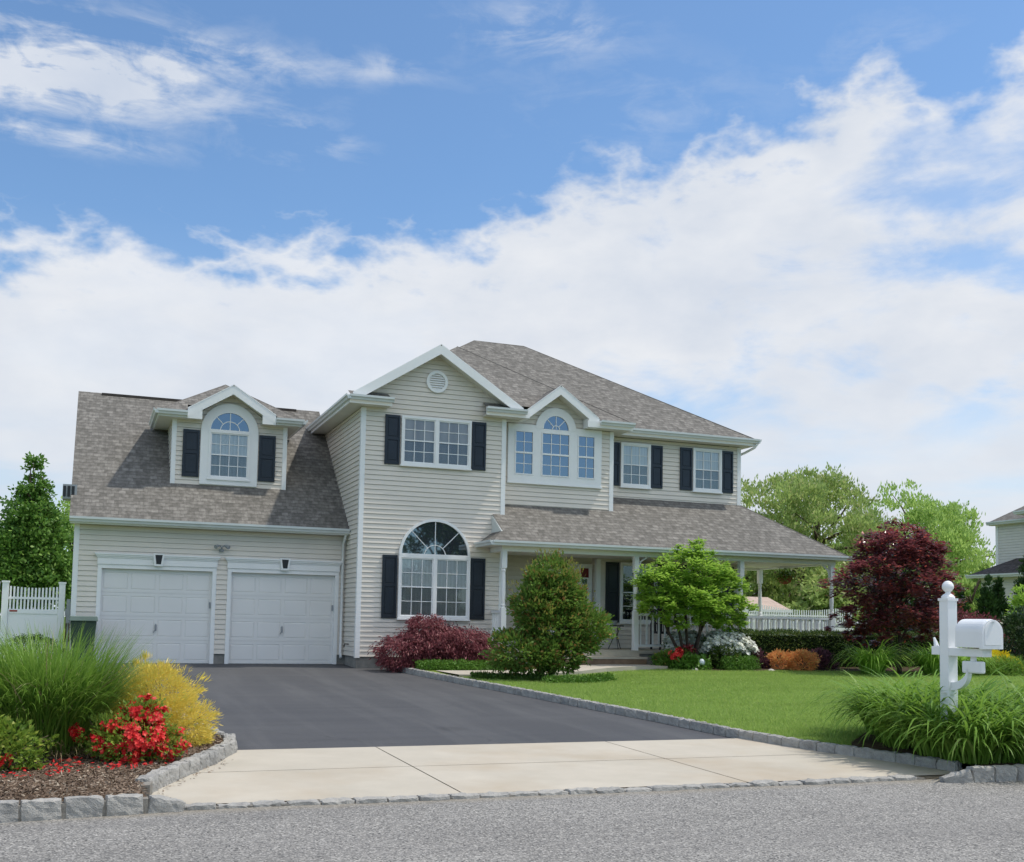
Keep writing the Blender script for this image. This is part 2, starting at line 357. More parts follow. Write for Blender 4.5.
# ---------------------------------------------------------------- mesh builder
ORIG = {}
class MB:
    def __init__(s):
        s.v = []; s.f = []; s.uv = []; s.mi = []
    def face(s, pts, uv=None, mi=0):
        i = len(s.v); s.v += [tuple(p) for p in pts]
        s.f.append(tuple(range(i, i + len(pts)))); s.uv.append(uv); s.mi.append(mi)
    def quadbox(s, c, mi=0):
        """c: 8 corners, bottom 4 then top 4, counter-clockwise from above"""
        i = len(s.v); s.v += [tuple(p) for p in c]
        for q in ((3, 2, 1, 0), (4, 5, 6, 7), (0, 1, 5, 4), (1, 2, 6, 5), (2, 3, 7, 6), (3, 0, 4, 7)):
            s.f.append(tuple(i + k for k in q)); s.uv.append(None); s.mi.append(mi)
    def box(s, x0, x1, y0, y1, z0, z1, mi=0):
        s.quadbox([(x0, y0, z0), (x1, y0, z0), (x1, y1, z0), (x0, y1, z0), (x0, y0, z1), (x1, y0, z1), (x1, y1, z1), (x0, y1, z1)], mi)
    def fbox(s, fn, a0, a1, z0, z1, o0, o1, mi=0):
        s.quadbox([fn(a0, z0, o1), fn(a1, z0, o1), fn(a1, z0, o0), fn(a0, z0, o0), fn(a0, z1, o1), fn(a1, z1, o1), fn(a1, z1, o0), fn(a0, z1, o0)], mi)
    def prism(s, p, q, mi=0):
        """two matching rings -> closed solid"""
        n = len(p); i = len(s.v); s.v += [tuple(a) for a in p] + [tuple(a) for a in q]
        fs = [tuple(range(i + n - 1, i - 1, -1)), tuple(range(i + n, i + 2 * n))]
        for k in range(n):
            l = (k + 1) % n
            fs.append((i + k, i + l, i + n + l, i + n + k))
        for f in fs:
            s.f.append(f); s.uv.append(None); s.mi.append(mi)
    def tube(s, pts, rad, seg=7, mi=0, cap=True):
        pts = [Vector(p) for p in pts]; rings = []
        prev = None
        for k, p in enumerate(pts):
            d = (pts[min(k + 1, len(pts) - 1)] - pts[max(k - 1, 0)])
            if d.length < 1e-9: d = Vector((0, 0, 1))
            d.normalize()
            if prev is None:
                a = d.orthogonal().normalized()
            else:
                a = (prev - d * prev.dot(d))
                a = a.normalized() if a.length > 1e-6 else d.orthogonal().normalized()
            prev = a; b = d.cross(a)
            r = float(rad[k]) if hasattr(rad, '__len__') else float(rad)
            i = len(s.v)
            s.v += [tuple(p + r * (math.cos(2 * math.pi * j / seg) * a + math.sin(2 * math.pi * j / seg) * b)) for j in range(seg)]
            rings.append(i)
        for k in range(len(rings) - 1):
            for j in range(seg):
                l = (j + 1) % seg
                s.f.append((rings[k] + j, rings[k] + l, rings[k + 1] + l, rings[k + 1] + j)); s.uv.append(None); s.mi.append(mi)
        if cap:
            s.f.append(tuple(rings[0] + j for j in range(seg - 1, -1, -1))); s.uv.append(None); s.mi.append(mi)
            s.f.append(tuple(rings[-1] + j for j in range(seg))); s.uv.append(None); s.mi.append(mi)
    def lathe(s, c, prof, seg=14, mi=0):
        """prof: (radius, z) list from bottom to top round a vertical axis"""
        s.tube([(c[0], c[1], c[2] + z) for r, z in prof], [max(r, 1e-4) for r, z in prof], seg, mi)
    def build(s, name, mats, parent=None, loc=None, smooth=False, bevel=0.0):
        me = bpy.data.meshes.new(name)
        base = Vector((0, 0, 0))
        if parent is not None:
            base = ORIG[parent.name]
        elif loc is not None:
            base = Vector(loc)
        me.from_pydata([(x - base.x, y - base.y, z - base.z) for x, y, z in s.v], [], s.f)
        if any(u is not None for u in s.uv):
            lay = me.uv_layers.new(name='UVMap').data
            k = 0
            for u, f in zip(s.uv, s.f):
                for j in range(len(f)):
                    lay[k].uv = u[j] if u is not None else (0, 0)
                    k += 1
        if not isinstance(mats, (list, tuple)): mats = [mats]
        for q in mats: me.materials.append(q)
        me.polygons.foreach_set('material_index', s.mi)
        if smooth: me.polygons.foreach_set('use_smooth', [True] * len(s.f))
        me.update()
        o = bpy.data.objects.new(name, me); COL.objects.link(o)
        ORIG[o.name] = base
        if parent is not None: o.parent = parent
        else: o.location = base
        if bevel > 0:
            bv = o.modifiers.new('bevel', 'BEVEL'); bv.width = bevel; bv.segments = 2; bv.limit_method = 'ANGLE'
        return o

def build_split(mb, name, mats, parent, **kw):
    """every connected piece becomes a part of its own"""
    key = {}; par = list(range(len(mb.v)))
    def find(a):
        while par[a] != a:
            par[a] = par[par[a]]; a = par[a]
        return a
    for f in mb.f:
        for k in f[1:]: par[find(k)] = find(f[0])
    for i, f in enumerate(mb.f): key.setdefault(find(f[0]), []).append(i)
    for fs in key.values():
        q = MB()
        for i in fs: q.face([mb.v[k] for k in mb.f[i]], mb.uv[i], mb.mi[i])
        o = q.build(name, mats, parent, **kw)
        bm = bmesh.new(); bm.from_mesh(o.data); bmesh.ops.remove_doubles(bm, verts=bm.verts[:], dist=1e-6); bm.to_mesh(o.data); bm.free()
def tag(o, label, cat, group=None, kind=None):
    if label: o['label'] = label
    if cat: o['category'] = cat
    if group: o['group'] = group
    if kind: o['kind'] = kind
    return o
def empty(name, loc, label, cat, group=None):
    o = bpy.data.objects.new(name, None); COL.objects.link(o)
    o.location = loc; o.empty_display_size = 0.2
    ORIG[o.name] = Vector(loc)
    return tag(o, label, cat, group)
def struct(o):
    o['kind'] = 'structure'; return o
def copy_thing(root, loc, rotz=0.0, scale=1.0, label=None, group=None):
    r = root.copy(); COL.objects.link(r); r.location = loc; r.rotation_euler = (0, 0, rotz); r.scale = (scale,) * 3
    if label: r['label'] = label
    if group: r['group'] = group
    for ch in list(root.children):
        c = ch.copy(); COL.objects.link(c); c.parent = r
        for g in list(ch.children):
            d = g.copy(); COL.objects.link(d); d.parent = c
    return r

def np_mesh(name, verts, nper, mats, parent=None, loc=None, mi=None, faces=None):
    """verts (N*nper,3); each consecutive nper verts one face, or explicit quad faces"""
    me = bpy.data.meshes.new(name)
    base = ORIG[parent.name] if parent is not None else Vector(loc or (0, 0, 0))
    v = np.asarray(verts, dtype=np.float32) - np.array(base, dtype=np.float32)
    if faces is None:
        nf = len(v) // nper
        loops = np.arange(len(v), dtype=np.int32); k = nper
    else:
        faces = np.asarray(faces, dtype=np.int32); nf, k = faces.shape; loops = faces.ravel()
    me.vertices.add(len(v)); me.vertices.foreach_set('co', v.ravel())
    me.loops.add(nf * k); me.loops.foreach_set('vertex_index', loops)
    me.polygons.add(nf)
    me.polygons.foreach_set('loop_start', np.arange(nf, dtype=np.int32) * k)
    me.polygons.foreach_set('loop_total', np.full(nf, k, dtype=np.int32))
    if not isinstance(mats, (list, tuple)): mats = [mats]
    for q in mats: me.materials.append(q)
    if mi is not None: me.polygons.foreach_set('material_index', np.asarray(mi, dtype=np.int32))
    me.update(calc_edges=True)
    o = bpy.data.objects.new(name, me); COL.objects.link(o)
    ORIG[o.name] = base
    if parent is not None: o.parent = parent
    else: o.location = base
    return o

# ---------------------------------------------------------------- foliage
def norm(a):
    return a / (np.linalg.norm(a, axis=-1, keepdims=True) + 1e-9)
def clump_points(blobs, n, per=40, sigma=0.12, hollow=0.55):
    """points gathered in clumps through ellipsoid blobs; returns pts and outward directions"""
    blobs = np.array(blobs, dtype=float)
    vol = blobs[:, 3] * blobs[:, 4] * blobs[:, 5]
    w = vol ** 0.8 / (vol ** 0.8).sum()
    nc = max(4, n // per)
    bi = RNG.choice(len(blobs), nc, p=w)
    d = norm(RNG.normal(size=(nc, 3)))
    r = (hollow ** 3 + (1 - hollow ** 3) * RNG.random(nc)) ** (1 / 3)
    c = blobs[bi, :3] + d * r[:, None] * blobs[bi, 3:6] * (0.86 + 0.2 * RNG.random(nc))[:, None]
    size = blobs[bi, 3:6].mean(axis=1)
    ci = RNG.integers(0, nc, n)
    g = RNG.normal(size=(n, 3))
    p = c[ci] + g * (sigma * size[ci])[:, None] * np.array([1.15, 1.15, 0.75])
    out = norm((p - blobs[bi[ci], :3]) / blobs[bi[ci], 3:6])
    return p, out
def leaves(p, axis, nrm, ln, wd):
    """diamond leaves: base p, long axis, normal"""
    n = len(p)
    axis = norm(axis); side = norm(np.cross(nrm, axis))
    ln = np.asarray(ln).reshape(-1, 1); wd = np.asarray(wd).reshape(-1, 1)
    v = np.empty((n, 4, 3))
    v[:, 0] = p; v[:, 1] = p + axis * ln * 0.45 + side * wd * 0.5
    v[:, 2] = p + axis * ln; v[:, 3] = p + axis * ln * 0.45 - side * wd * 0.5
    return v.reshape(-1, 3)
def foliage(name, mat, parent, blobs, n, ln, wd, per=40, sigma=0.12, hollow=0.55, mode='rand', zmin=None):
    p, out = clump_points(blobs, n, per, sigma, hollow)
    rnd = norm(RNG.normal(size=(n, 3)))
    if mode == 'flat':      # layered, leaf planes tilted to the sky
        ax = norm(out * np.array([1, 1, 0.1]) + 0.8 * rnd * np.array([1, 1, 0.4])); nr = norm(np.array([0, 0, 1.0]) + 0.55 * rnd)
    elif mode == 'down':
        ax = norm(out * np.array([0.9, 0.9, 0.2]) + np.array([0, 0, -0.65]) + 0.55 * rnd); nr = norm(out + 0.8 * norm(RNG.normal(size=(n, 3))))
    elif mode == 'up':
        ax = norm(out * 0.5 + np.array([0, 0, 0.9]) + 0.5 * rnd); nr = norm(out + 0.9 * norm(RNG.normal(size=(n, 3))))
    elif mode == 'out':
        ax = norm(out + 0.55 * rnd + np.array([0, 0, 0.25])); nr = norm(norm(RNG.normal(size=(n, 3))) + np.array([0, 0, 0.4]))
    else:
        ax = norm(rnd + 0.5 * out); nr = norm(norm(RNG.normal(size=(n, 3))) + 0.6 * out + np.array([0, 0, 0.4]))
    L = ln * (0.65 + 0.7 * RNG.random(n)); W = wd * (0.7 + 0.6 * RNG.random(n))
    if zmin is not None:
        k = p[:, 2] > zmin
        p, ax, nr, L, W = p[k], ax[k], nr[k], L[k], W[k]
    return np_mesh(name, leaves(p, ax, nr, L, W), 4, mat, parent)
def blossoms(name, mat, parent, blobs, n, size, per=12, sigma=0.1, hollow=0.97, zmin=None, up=0.3):
    p, out = clump_points(blobs, n, per, sigma, hollow)
    nr = norm(out + 0.35 * RNG.normal(size=(n, 3)) + np.array([0, 0, up]))
    if zmin is not None:
        k = p[:, 2] > zmin; p = p[k]; nr = nr[k]
    n = len(p)
    a = norm(np.cross(nr, norm(RNG.normal(size=(n, 3))))); b = np.cross(nr, a)
    vs = []
    sz = size * (0.75 + 0.5 * RNG.random(n))
    for k in range(5):
        t = 2 * math.pi * k / 5
        ax = norm(a * math.cos(t) + b * math.sin(t) + nr * 0.35)
        vs.append(leaves(p, ax, nr, sz * 0.6, sz * 0.5).reshape(n, 4, 3))
    return np_mesh(name, np.stack(vs, axis=1).reshape(-1, 3), 4, mat, parent)
def blades(name, mats, parent, base, az, tilt, length, width, bend, seg=5, mi=None, loc=None):
    """arching strap blades; arrays per blade. tilt = start angle from vertical, bend = added angle along the blade"""
    n = len(base)
    h = np.stack([np.cos(az), np.sin(az), np.zeros(n)], 1)
    side = np.stack([-np.sin(az), np.cos(az), np.zeros(n)], 1)
    pts = np.empty((n, seg + 1, 3)); p = base.copy(); pts[:, 0] = p
    for k in range(seg):
        a = tilt + bend * ((k + 0.5) / seg) ** 1.3
        p = p + (length / seg)[:, None] * (h * np.sin(a)[:, None] + np.array([0, 0, 1.0]) * np.cos(a)[:, None])
        pts[:, k + 1] = p
    t = np.linspace(0, 1, seg + 1)
    wprof = np.clip(np.minimum(0.55 + t * 2.0, 1.0) * (1 - t ** 3), 0.04, 1)
    off = side[:, None, :] * (width[:, None] * wprof[None, :] * 0.5)[:, :, None]
    v = np.stack([pts - off, pts + off], 2).reshape(-1, 3)
    b = (np.arange(n) * (seg + 1) * 2)[:, None]; k = np.arange(seg)[None, :] * 2
    q = np.stack([b + k, b + k + 1, b + k + 3, b + k + 2], 2).reshape(-1, 4)
    m2 = None if mi is None else np.repeat(mi, seg)
    return np_mesh(name, v, 4, mats, parent, loc, m2, q)

def limb_path(p0, p1, bow=0.1, n=5):
    p0 = Vector(p0); p1 = Vector(p1); L = (p1 - p0).length
    o = Vector((random.uniform(-1, 1), random.uniform(-1, 1), random.uniform(0, 0.6))) * bow * L
    return [p0.lerp(p1, k / n) + o * math.sin(math.pi * k / n) + Vector((random.uniform(-1, 1), random.uniform(-1, 1), 0)) * 0.015 * L for k in range(n + 1)]

# ---------------------------------------------------------------- terrain
KY, KZ = -13.72, -0.425
ROADZ, ROADY = -0.490, -17.2
def gh(y):
    if y > 0: return 0.0
    if y > KY: return KZ * (y / KY)
    return max(KZ - 0.0187 * (KY - y), -0.487)
def sst(t):
    t = min(1, max(0, t)); return t * t * (3 - 2 * t)
def xr(y):   # right edge of driveway
    ys = [-17.6, -16.76, -16.1, -15.5, -14.65, -13.5, -11.8, -10.3, -6.9, -5.4, -3.46, -1.79, 0]
    xs = [9.30, 9.26, 9.12, 8.92, 8.68, 8.50, 8.34, 8.09, 7.62, 7.36, 7.08, 6.88, 6.7]
    return float(np.interp(y, ys, xs))
def xl(y):   # left edge of driveway
    ys = [-17.2, -16.41, -16.1, -15.5, -14.8, -13.97, -13.4, -12.8, -6, 0]
    xs = [0.95, 0.92, 1.03, 1.29, 1.62, 1.93, 2.0, 1.9, 0.85, 0.35]
    return float(np.interp(y, ys, xs))
def lawn_z(x, y):
    if x < 3:
        return gh(y) + 0.09
    return gh(y) + 0.10 + 0.06 * sst((x - 9) / 4) * sst((y + 14) / 8)

# far ground: one sheet to the horizon, dipping under roads
g = MB()
for (x0, x1, y0, y1, z) in ((-900, 900, -900, -40, -0.50), (-900, 900, -40, -17.28, -0.62)):
    g.face([(x0, y0, z), (x1, y0, z), (x1, y1, z), (x0, y1, z)])
g.face([(-900, -17.28, -0.62), (900, -17.28, -0.62), (900, 0, -0.10), (-900, 0, -0.10)])
g.face([(-900, 0, -0.10), (900, 0, -0.10), (900, 900, -0.10), (-900, 900, -0.10)])
struct(g.build('ground', M['ground']))
rd = MB()
for i in range(16):
    x0, x1 = -80 + i * 10, -70 + i * 10
    rd.face([(x0, -34, ROADZ), (x1, -34, ROADZ), (x1, -17.12, ROADZ), (x0, -17.12, ROADZ)])
struct(rd.build('road', M['road']))
# driveway asphalt
dr = MB(); N = 28
for i in range(N):
    y0 = KY + (0.06 - KY) * i / N; y1 = KY + (0.06 - KY) * (i + 1) / N
    for j in range(6):
        q = []
        for (yy, jj) in ((y0, j), (y0, j + 1), (y1, j + 1), (y1, j)):
            q.append((xl(yy) + (xr(yy) - xl(yy)) * jj / 6, yy, gh(yy) if yy < 0 else 0.0))
        dr.face(q)
# strip of paving towards the porch side, closing the gap beside the gable wall
struct(dr.build('driveway', M['asphalt']))
# concrete apron: slabs divided by joints
ap = MB()
rows = [(-16.98, -15.30), (-15.285, KY - 0.006)]
def xcut(y, k):
    return (xl(y), 3.57, 6.55, xr(y))[k]
for (ya, yb) in rows:
    for k in range(3):
        ns = 8
        for s_ in range(ns):
            y0 = ya + (yb - ya) * s_ / ns; y1 = ya + (yb - ya) * (s_ + 1) / ns
            e = 0.007
            l0 = xcut(y0, k) + (e if k else -0.02); r0 = xcut(y0, k + 1) - (e if k < 2 else -0.02)
            l1 = xcut(y1, k) + (e if k else -0.02); r1 = xcut(y1, k + 1) - (e if k < 2 else -0.02)
            ap.face([(l0, y0, gh(y0) + 0.012), (r0, y0, gh(y0) + 0.012), (r1, y1, gh(y1) + 0.012), (l1, y1, gh(y1) + 0.012)])
struct(ap.build('concrete_pavement', M['concrete']))
jt = MB()
for s_ in range(12):
    y0 = -17.14 + 3.42 * s_ / 12; y1 = -17.14 + 3.42 * (s_ + 1) / 12
    jt.face([(xl(y0) - .02, y0, gh(y0) + .002), (xr(y0) + .02, y0, gh(y0) + .002), (xr(y1) + .02, y1, gh(y1) + .002), (xl(y1) - .02, y1, gh(y1) + .002)])
struct(jt.build('joint_soil', M['joint']))
# lawn right
lw = MB()
ysn = list(np.linspace(-17.25, 0, 40)) + list(np.linspace(1.5, 60, 14))
def lrow(y):
    x0 = xr(y) + 0.10 if y <= 0 else 6.8
    xs = x0 + (np.array([0, .05, .1, .16, .23, .32, .45, .6, .8, 1.0]) ** 1.5) * (95 - x0)
    return [(x, y, lawn_z(x, y)) for x in xs]
for a, b in zip(ysn[:-1], ysn[1:]):
    ra, rb = lrow(a), lrow(b)
    for j in range(len(ra) - 1):
        lw.face([ra[j], ra[j + 1], rb[j + 1], rb[j]])
struct(lw.build('lawn', M['lawn']))
ll = MB()
def llrow(y):
    x1 = (xl(y) - 0.10 if y > -16.6 else .72) if y <= 0 else -0.02
    xs = [-90, -40, -15, -6, -3, -1.5, -0.6, x1]
    xs = [min(x, x1) for x in xs]
    return [(x, y, lawn_z(x, y)) for x in xs]
ysl = [-17.10] + ysn[1:]
for a, b in zip(ysl[:-1], ysl[1:]):
    ra, rb = llrow(a), llrow(b)
    for j in range(len(ra) - 1):
        ll.face([ra[j], ra[j + 1], rb[j + 1], rb[j]])
struct(ll.build('side_lawn', M['lawn']))

# planting beds (sheets a little above the lawn)
def bed(name, pts, mat, n=14, lift=0.02, bump=0.02):
    """pts: closed outline; fan of rings toward centroid"""
    cx = sum(p[0] for p in pts) / len(pts); cy = sum(p[1] for p in pts) / len(pts)
    mb = MB(); rings = []
    for k in range(n + 1):
        t = 1 - k / n
        rr = []
        for (x, y) in pts:
            X = cx + (x - cx) * t; Y = cy + (y - cy) * t
            rr.append((X, Y, lawn_z(X, Y) + lift + bump * random.random() * (k > 0) + 0.04 * (1 - t)))
        rings.append(rr)
    for k in range(n):
        for j in range(len(pts)):
            l = (j + 1) % len(pts)
            mb.face([rings[k][j], rings[k][l], rings[k + 1][l], rings[k + 1][j]])
    return struct(mb.build(name, mat, smooth=True))
def densify(pts, step=0.35):
    out = []
    for i, p in enumerate(pts):
        q = pts[(i + 1) % len(pts)]
        d = math.hypot(q[0] - p[0], q[1] - p[1]); n = max(1, int(d / step))
        for k in range(n):
            out.append((p[0] + (q[0] - p[0]) * k / n, p[1] + (q[1] - p[1]) * k / n))
    return out
left_bed = [(-6, -17.95), (-2, -17.48), (0, -17.22), (0.86, -17.10), (0.80, -16.45), (0.92, -16.05), (1.17, -15.5), (1.5, -14.8), (1.80, -14.1), (1.86, -13.5), (1.72, -12.6), (1.2, -11.6), (-6, -11.6)]
bed('mulch_bed_soil', densify(left_bed, 0.3), M['mulch'], 22, 0.015, 0.02)
mail_bed = [(9.36, -17.2), (9.34, -16.7), (9.22, -16.1), (9.04, -15.4), (9.3, -15.05), (9.65, -14.75), (10.2, -14.2), (11, -14.0), (14, -14.0), (18, -14.4), (18, -17.3), (12, -17.35)]
bed('lily_bed_soil', densify(mail_bed, 0.4), M['soil'], 10)
porch_bed = [(13.1, -2.35), (13.05, -2.9), (13.3, -3.7), (14.0, -4.15), (15.2, -4.15), (16.0, -4.0), (16.9, -4.2), (18.0, -4.3), (19.2, -4.35), (20.4, -4.9), (21.6, -5.6), (24, -6.2), (27, -6.2), (27, -2.2), (19.5, -1.6)]
bed('porch_bed_soil', densify(porch_bed, 0.4), M['soil'], 10)
gable_bed = [(6.95, -2.1), (7.15, -2.7), (7.6, -3.0), (9.2, -3.1), (9.6, -2.6), (9.6, -1.35), (6.9, -1.35)]
bed('gable_bed_soil', densify(gable_bed, 0.3), M['soil'], 8)
# front walk to the steps
wk = MB()
path = [(7.46, -5.0, -3.35), (8.0, -5.05, -3.35), (9.2, -4.95, -3.25), (10.4, -4.6, -3.0), (11.2, -4.15, -2.75), (13.05, -3.6, -2.7)]
for a, b in zip(path[:-1], path[1:]):
    for s_ in range(6):
        t0, t1 = s_ / 6, (s_ + 1) / 6
        q = []
        for t, w in ((t0, 1), (t1, 1), (t1, 2), (t0, 2)):
            x = a[0] + (b[0] - a[0]) * t; y = a[w] + (b[w] - a[w]) * t
            q.append((x, y, max(lawn_z(x, y) + .012, .13 * sst((x - 9.0) / 3))))
        wk.face(q)
        for w, sg in ((1, -1),):
            wk.face([(q[0][0], q[0][1], q[0][2] - 0.15), (q[1][0], q[1][1], q[1][2] - 0.15), q[1], q[0]])
struct(wk.build('walkway', M['walk']))

# ---------------------------------------------------------------- house helpers
def frontf(Y): return lambda a, z, o: (a, Y - o, z)
def leftf(X):  return lambda a, z, o: (X - o, a, z)
def rightf(X): return lambda a, z, o: (X + o, a, z)
def backf(Y):  return lambda a, z, o: (a, Y + o, z)
def clip(poly, z, keep_above):
    out = []
    for i, p in enumerate(poly):
        q = poly[(i + 1) % len(poly)]
        pin = (p[1] >= z) if keep_above else (p[1] <= z)
        qin = (q[1] >= z) if keep_above else (q[1] <= z)
        if pin: out.append(p)
        if pin != qin:
            t = (z - p[1]) / (q[1] - p[1]); out.append((p[0] + (q[0] - p[0]) * t, z))
    return out
def siding(mb, fn, poly, h=0.115, zref=0.23, lip=0.019, gap=0.006, deep=-0.02):
    """lap siding: each course leans out to a lip over a narrow slot"""
    z0 = min(p[1] for p in poly); z1 = max(p[1] for p in poly)
    k = math.floor((z0 - zref) / h)
    while zref + k * h < z1 - 1e-4:
        zc = zref + k * h
        a, b = max(z0, zc), min(z1, zc + h - gap)
        of = lambda z: lip * (1 - (z - zc) / h) + 0.002
        if b > a + 1e-4:
            c = clip(clip(poly, a, True), b, False)
            if len(c) >= 3:
                mb.face([fn(p[0], p[1], of(p[1])) for p in c])
                for zz in (a, b):
                    e = [p[0] for p in c if abs(p[1] - zz) < 1e-6]
                    if len(e) >= 2:
                        l, r = min(e), max(e)
                        mb.face([fn(l, zz, deep), fn(r, zz, deep), fn(r, zz, of(zz)), fn(l, zz, of(zz))])
        a2, b2 = max(z0, zc + h - gap), min(z1, zc + h)
        if b2 > a2 + 1e-4:
            c = clip(clip(poly, a2, True), b2, False)
            if len(c) >= 3: mb.face([fn(p[0], p[1], deep) for p in c])
        k += 1
def slope_uv(pts):
    p = [Vector(q) for q in pts]
    n = Vector((0, 0, 0))
    for i in range(len(p)): n += p[i].cross(p[(i + 1) % len(p)])
    n.normalize()
    if n.z < 0: n = -n
    u = Vector((0, 0, 1)).cross(n)
    u = u.normalized() if u.length > 1e-6 else Vector((1, 0, 0))
    v = n.cross(u)
    return [(q.dot(u), q.dot(v)) for q in p]
def roofface(mb, pts):
    p = [Vector(q) for q in pts]
    n = Vector((0, 0, 0))
    for i in range(len(p)): n += p[i].cross(p[(i + 1) % len(p)])
    if n.z < 0: pts = pts[::-1]
    mb.face(pts, slope_uv(pts))
def gutter(mb, p0, p1, out, w=0.115, h=0.115):
    """K-style gutter from p0 to p1 (top inner line), out = horizontal unit vector outward"""
    p0 = Vector(p0); p1 = Vector(p1); o = Vector(out)
    prof = [(0, 0), (0, -h), (w * 0.62, -h), (w * 0.74, -h * 0.62), (w, -h * 0.42), (w, 0.0), (w * 0.86, 0.0), (w * 0.84, -h * 0.25), (0.012, -h * 0.25), (0.012, 0)]
    mb.prism([p0 + o * a + Vector((0, 0, b)) for a, b in prof], [p1 + o * a + Vector((0, 0, b)) for a, b in prof])
def rake(mb, p0, p1, Y0, Y1, drop, lift=0.03):
    """fascia board under a sloping roof edge in a Y plane; p=(x,z) along the roof line"""
    (x0, z0), (x1, z1) = p0, p1
    a = [(x0, Y0, z0 + lift - drop), (x1, Y0, z1 + lift - drop), (x1, Y0, z1 + lift), (x0, Y0, z0 + lift)]
    b = [(x, Y1, z) for x, _, z in a]
    mb.prism(a, b)

house = empty('house', (8.5, 0, 0), 'beige two storey house with grey shingle roof, double garage and wraparound porch', 'house')
H = house

# ---- walls
w = MB()
G, W, BY = -1.30, -0.20, -0.86
GX0, GX1 = 6.16, 9.74
EZ = 6.06
siding(w, frontf(G), [(GX0, .23), (GX1, .23), (GX1, 6.33), (7.95, 7.47), (GX0, 6.33)])
siding(w, leftf(GX0), [(8.2, .23), (G, .23), (G, EZ), (8.2, EZ)])
siding(w, rightf(GX1), [(G, .23), (W + .3, .23), (W + .3, EZ), (G, EZ)])
siding(w, frontf(BY), [(GX1, 4.0), (12.89, 4.0), (12.89, EZ), (12.33, EZ), (12.33, 6.13), (11.25, 6.93), (10.2, 6.13), (10.2, EZ), (GX1, EZ)])
siding(w, rightf(12.89), [(BY, 4.03), (W, 4.45), (W, EZ), (BY, EZ)])
siding(w, frontf(W), [(GX1, 3.1), (17.15, 3.1), (17.15, EZ), (GX1, EZ)])
siding(w, frontf(W), [(12.8, .45), (17.15, .45), (17.15, 3.1), (12.8, 3.1)])
siding(w, frontf(W + .3), [(GX1, .45), (12.8, .45), (12.8, 3.1), (GX1, 3.1)])
siding(w, leftf(12.8), [(W + .3, .45), (W, .45), (W, 3.1), (W + .3, 3.1)])
siding(w, rightf(17.15), [(W, .23), (8.2, .23), (8.2, EZ), (W, EZ)])
siding(w, backf(8.2), [(0, .23), (17.15, .23), (17.15, EZ), (0, 3.1)])
# garage
siding(w, frontf(0), [(0, .23), (.56, .23), (.56, 2.27), (0, 2.27)])
siding(w, frontf(0), [(3.05, .23), (3.41, .23), (3.41, 2.27), (3.05, 2.27)])
siding(w, frontf(0), [(5.95, .23), (GX0, .23), (GX0, 2.27), (5.95, 2.27)])
siding(w, frontf(0), [(0, 2.27), (GX0, 2.27), (GX0, 3.13), (0, 3.13)])
siding(w, leftf(0), [(8.2, .23), (0, .23), (0, 3.35), (4.0, 6.70), (8.2, 3.3)])
# dormer
DY = 0.87
siding(w, frontf(DY), [(2.07, 4.24), (4.76, 4.24), (4.76, 5.83), (4.40, 5.83), (3.41, 6.50), (2.40, 5.83), (2.07, 5.83)], zref=4.24)
siding(w, leftf(2.07), [(3.0, 5.83), (2.95, 5.95), (DY, 5.83), (DY, 4.24)], zref=4.24)
siding(w, rightf(4.76), [(DY, 4.24), (DY, 5.83), (2.95, 5.95), (3.0, 5.83)], zref=4.24)
w.build('wall', M['siding'], H)

# backing for wall inside faces so nothing shows through
fd = MB()
fd.box(GX0 + .02, GX1 - .02, G + .03, 7.9, -.25, .235)
fd.box(.02, .50, .03, .35, -.2, .235); fd.box(3.07, 3.39, .03, .35, -.2, .235); fd.box(5.97, GX0 + .04, .03, .35, -.2, .235)
fd.box(0.03, .35, .3, 8.1, -.2, .235)
fd.build('foundation', M['found'], H)

# ---- corner boards and fascia trim
cb = MB()
for (x0, x1, y0, y1, z0, z1) in (
        (-.012, .10, -.022, .10, .22, 3.12), (GX0 - .022, GX0 + .09, G - .024, G + .09, .20, EZ), (GX1 - .09, GX1 + .024, G - .024, G + .09, .46, EZ),
        (12.80, 12.914, BY - .024, BY + .09, 3.99, EZ), (17.06, 17.174, W - .024, W + .09, 4.44, EZ), (17.06, 17.174, W - .024, W + .09, .45, 2.8),
        (2.046, 2.15, DY - .024, DY + .09, 4.22, 5.80), (4.68, 4.784, DY - .024, DY + .09, 4.22, 5.80), (12.776, 12.90, W - .024, W + .09, .45, 2.78)):
    cb.box(x0, x1, y0, y1, z0, z1)
# frieze / fascia boards behind gutters
cb.box(-.1, GX0 - .03, -.345, -.31, 3.10, 3.24)            # garage fascia
cb.box(5.765, 5.80, -1.66, 3.2, 6.07, 6.24)                # left eave
cb.box(5.765, 6.78, -1.665, -1.63, 6.07, 6.24); cb.box(9.12, 10.14, -1.665, -1.63, 6.07, 6.24)
cb.box(12.0, 13.27, -1.255, -1.22, 6.07, 6.24); cb.box(13.24, 13.27, -1.22, -.6, 6.07, 6.24)
cb.box(13.27, 17.40, -.595, -.56, 6.07, 6.24); cb.box(17.37, 17.405, -.56, 8.6, 6.07, 6.24)
cb.box(1.70, 2.44, .535, .57, 5.80, 5.94); cb.box(4.37, 5.08, .535, .57, 5.80, 5.94)
cb.box(1.695, 1.73, .575, 2.75, 5.80, 5.94); cb.box(5.05, 5.085, .575, 2.75, 5.80, 5.94)
build_split(cb, 'trim_board', M['trim'], H)
rk = MB()
rake(rk, (6.62, 6.79), (7.95, 7.64), -1.66, -1.615, .24); rake(rk, (7.95, 7.64), (9.28, 6.79), -1.66, -1.615, .24)
rake(rk, (5.85, 6.297), (6.62, 6.79), -1.66, -1.615, .24); rake(rk, (9.28, 6.79), (10.08, 6.28), -1.66, -1.615, .24)
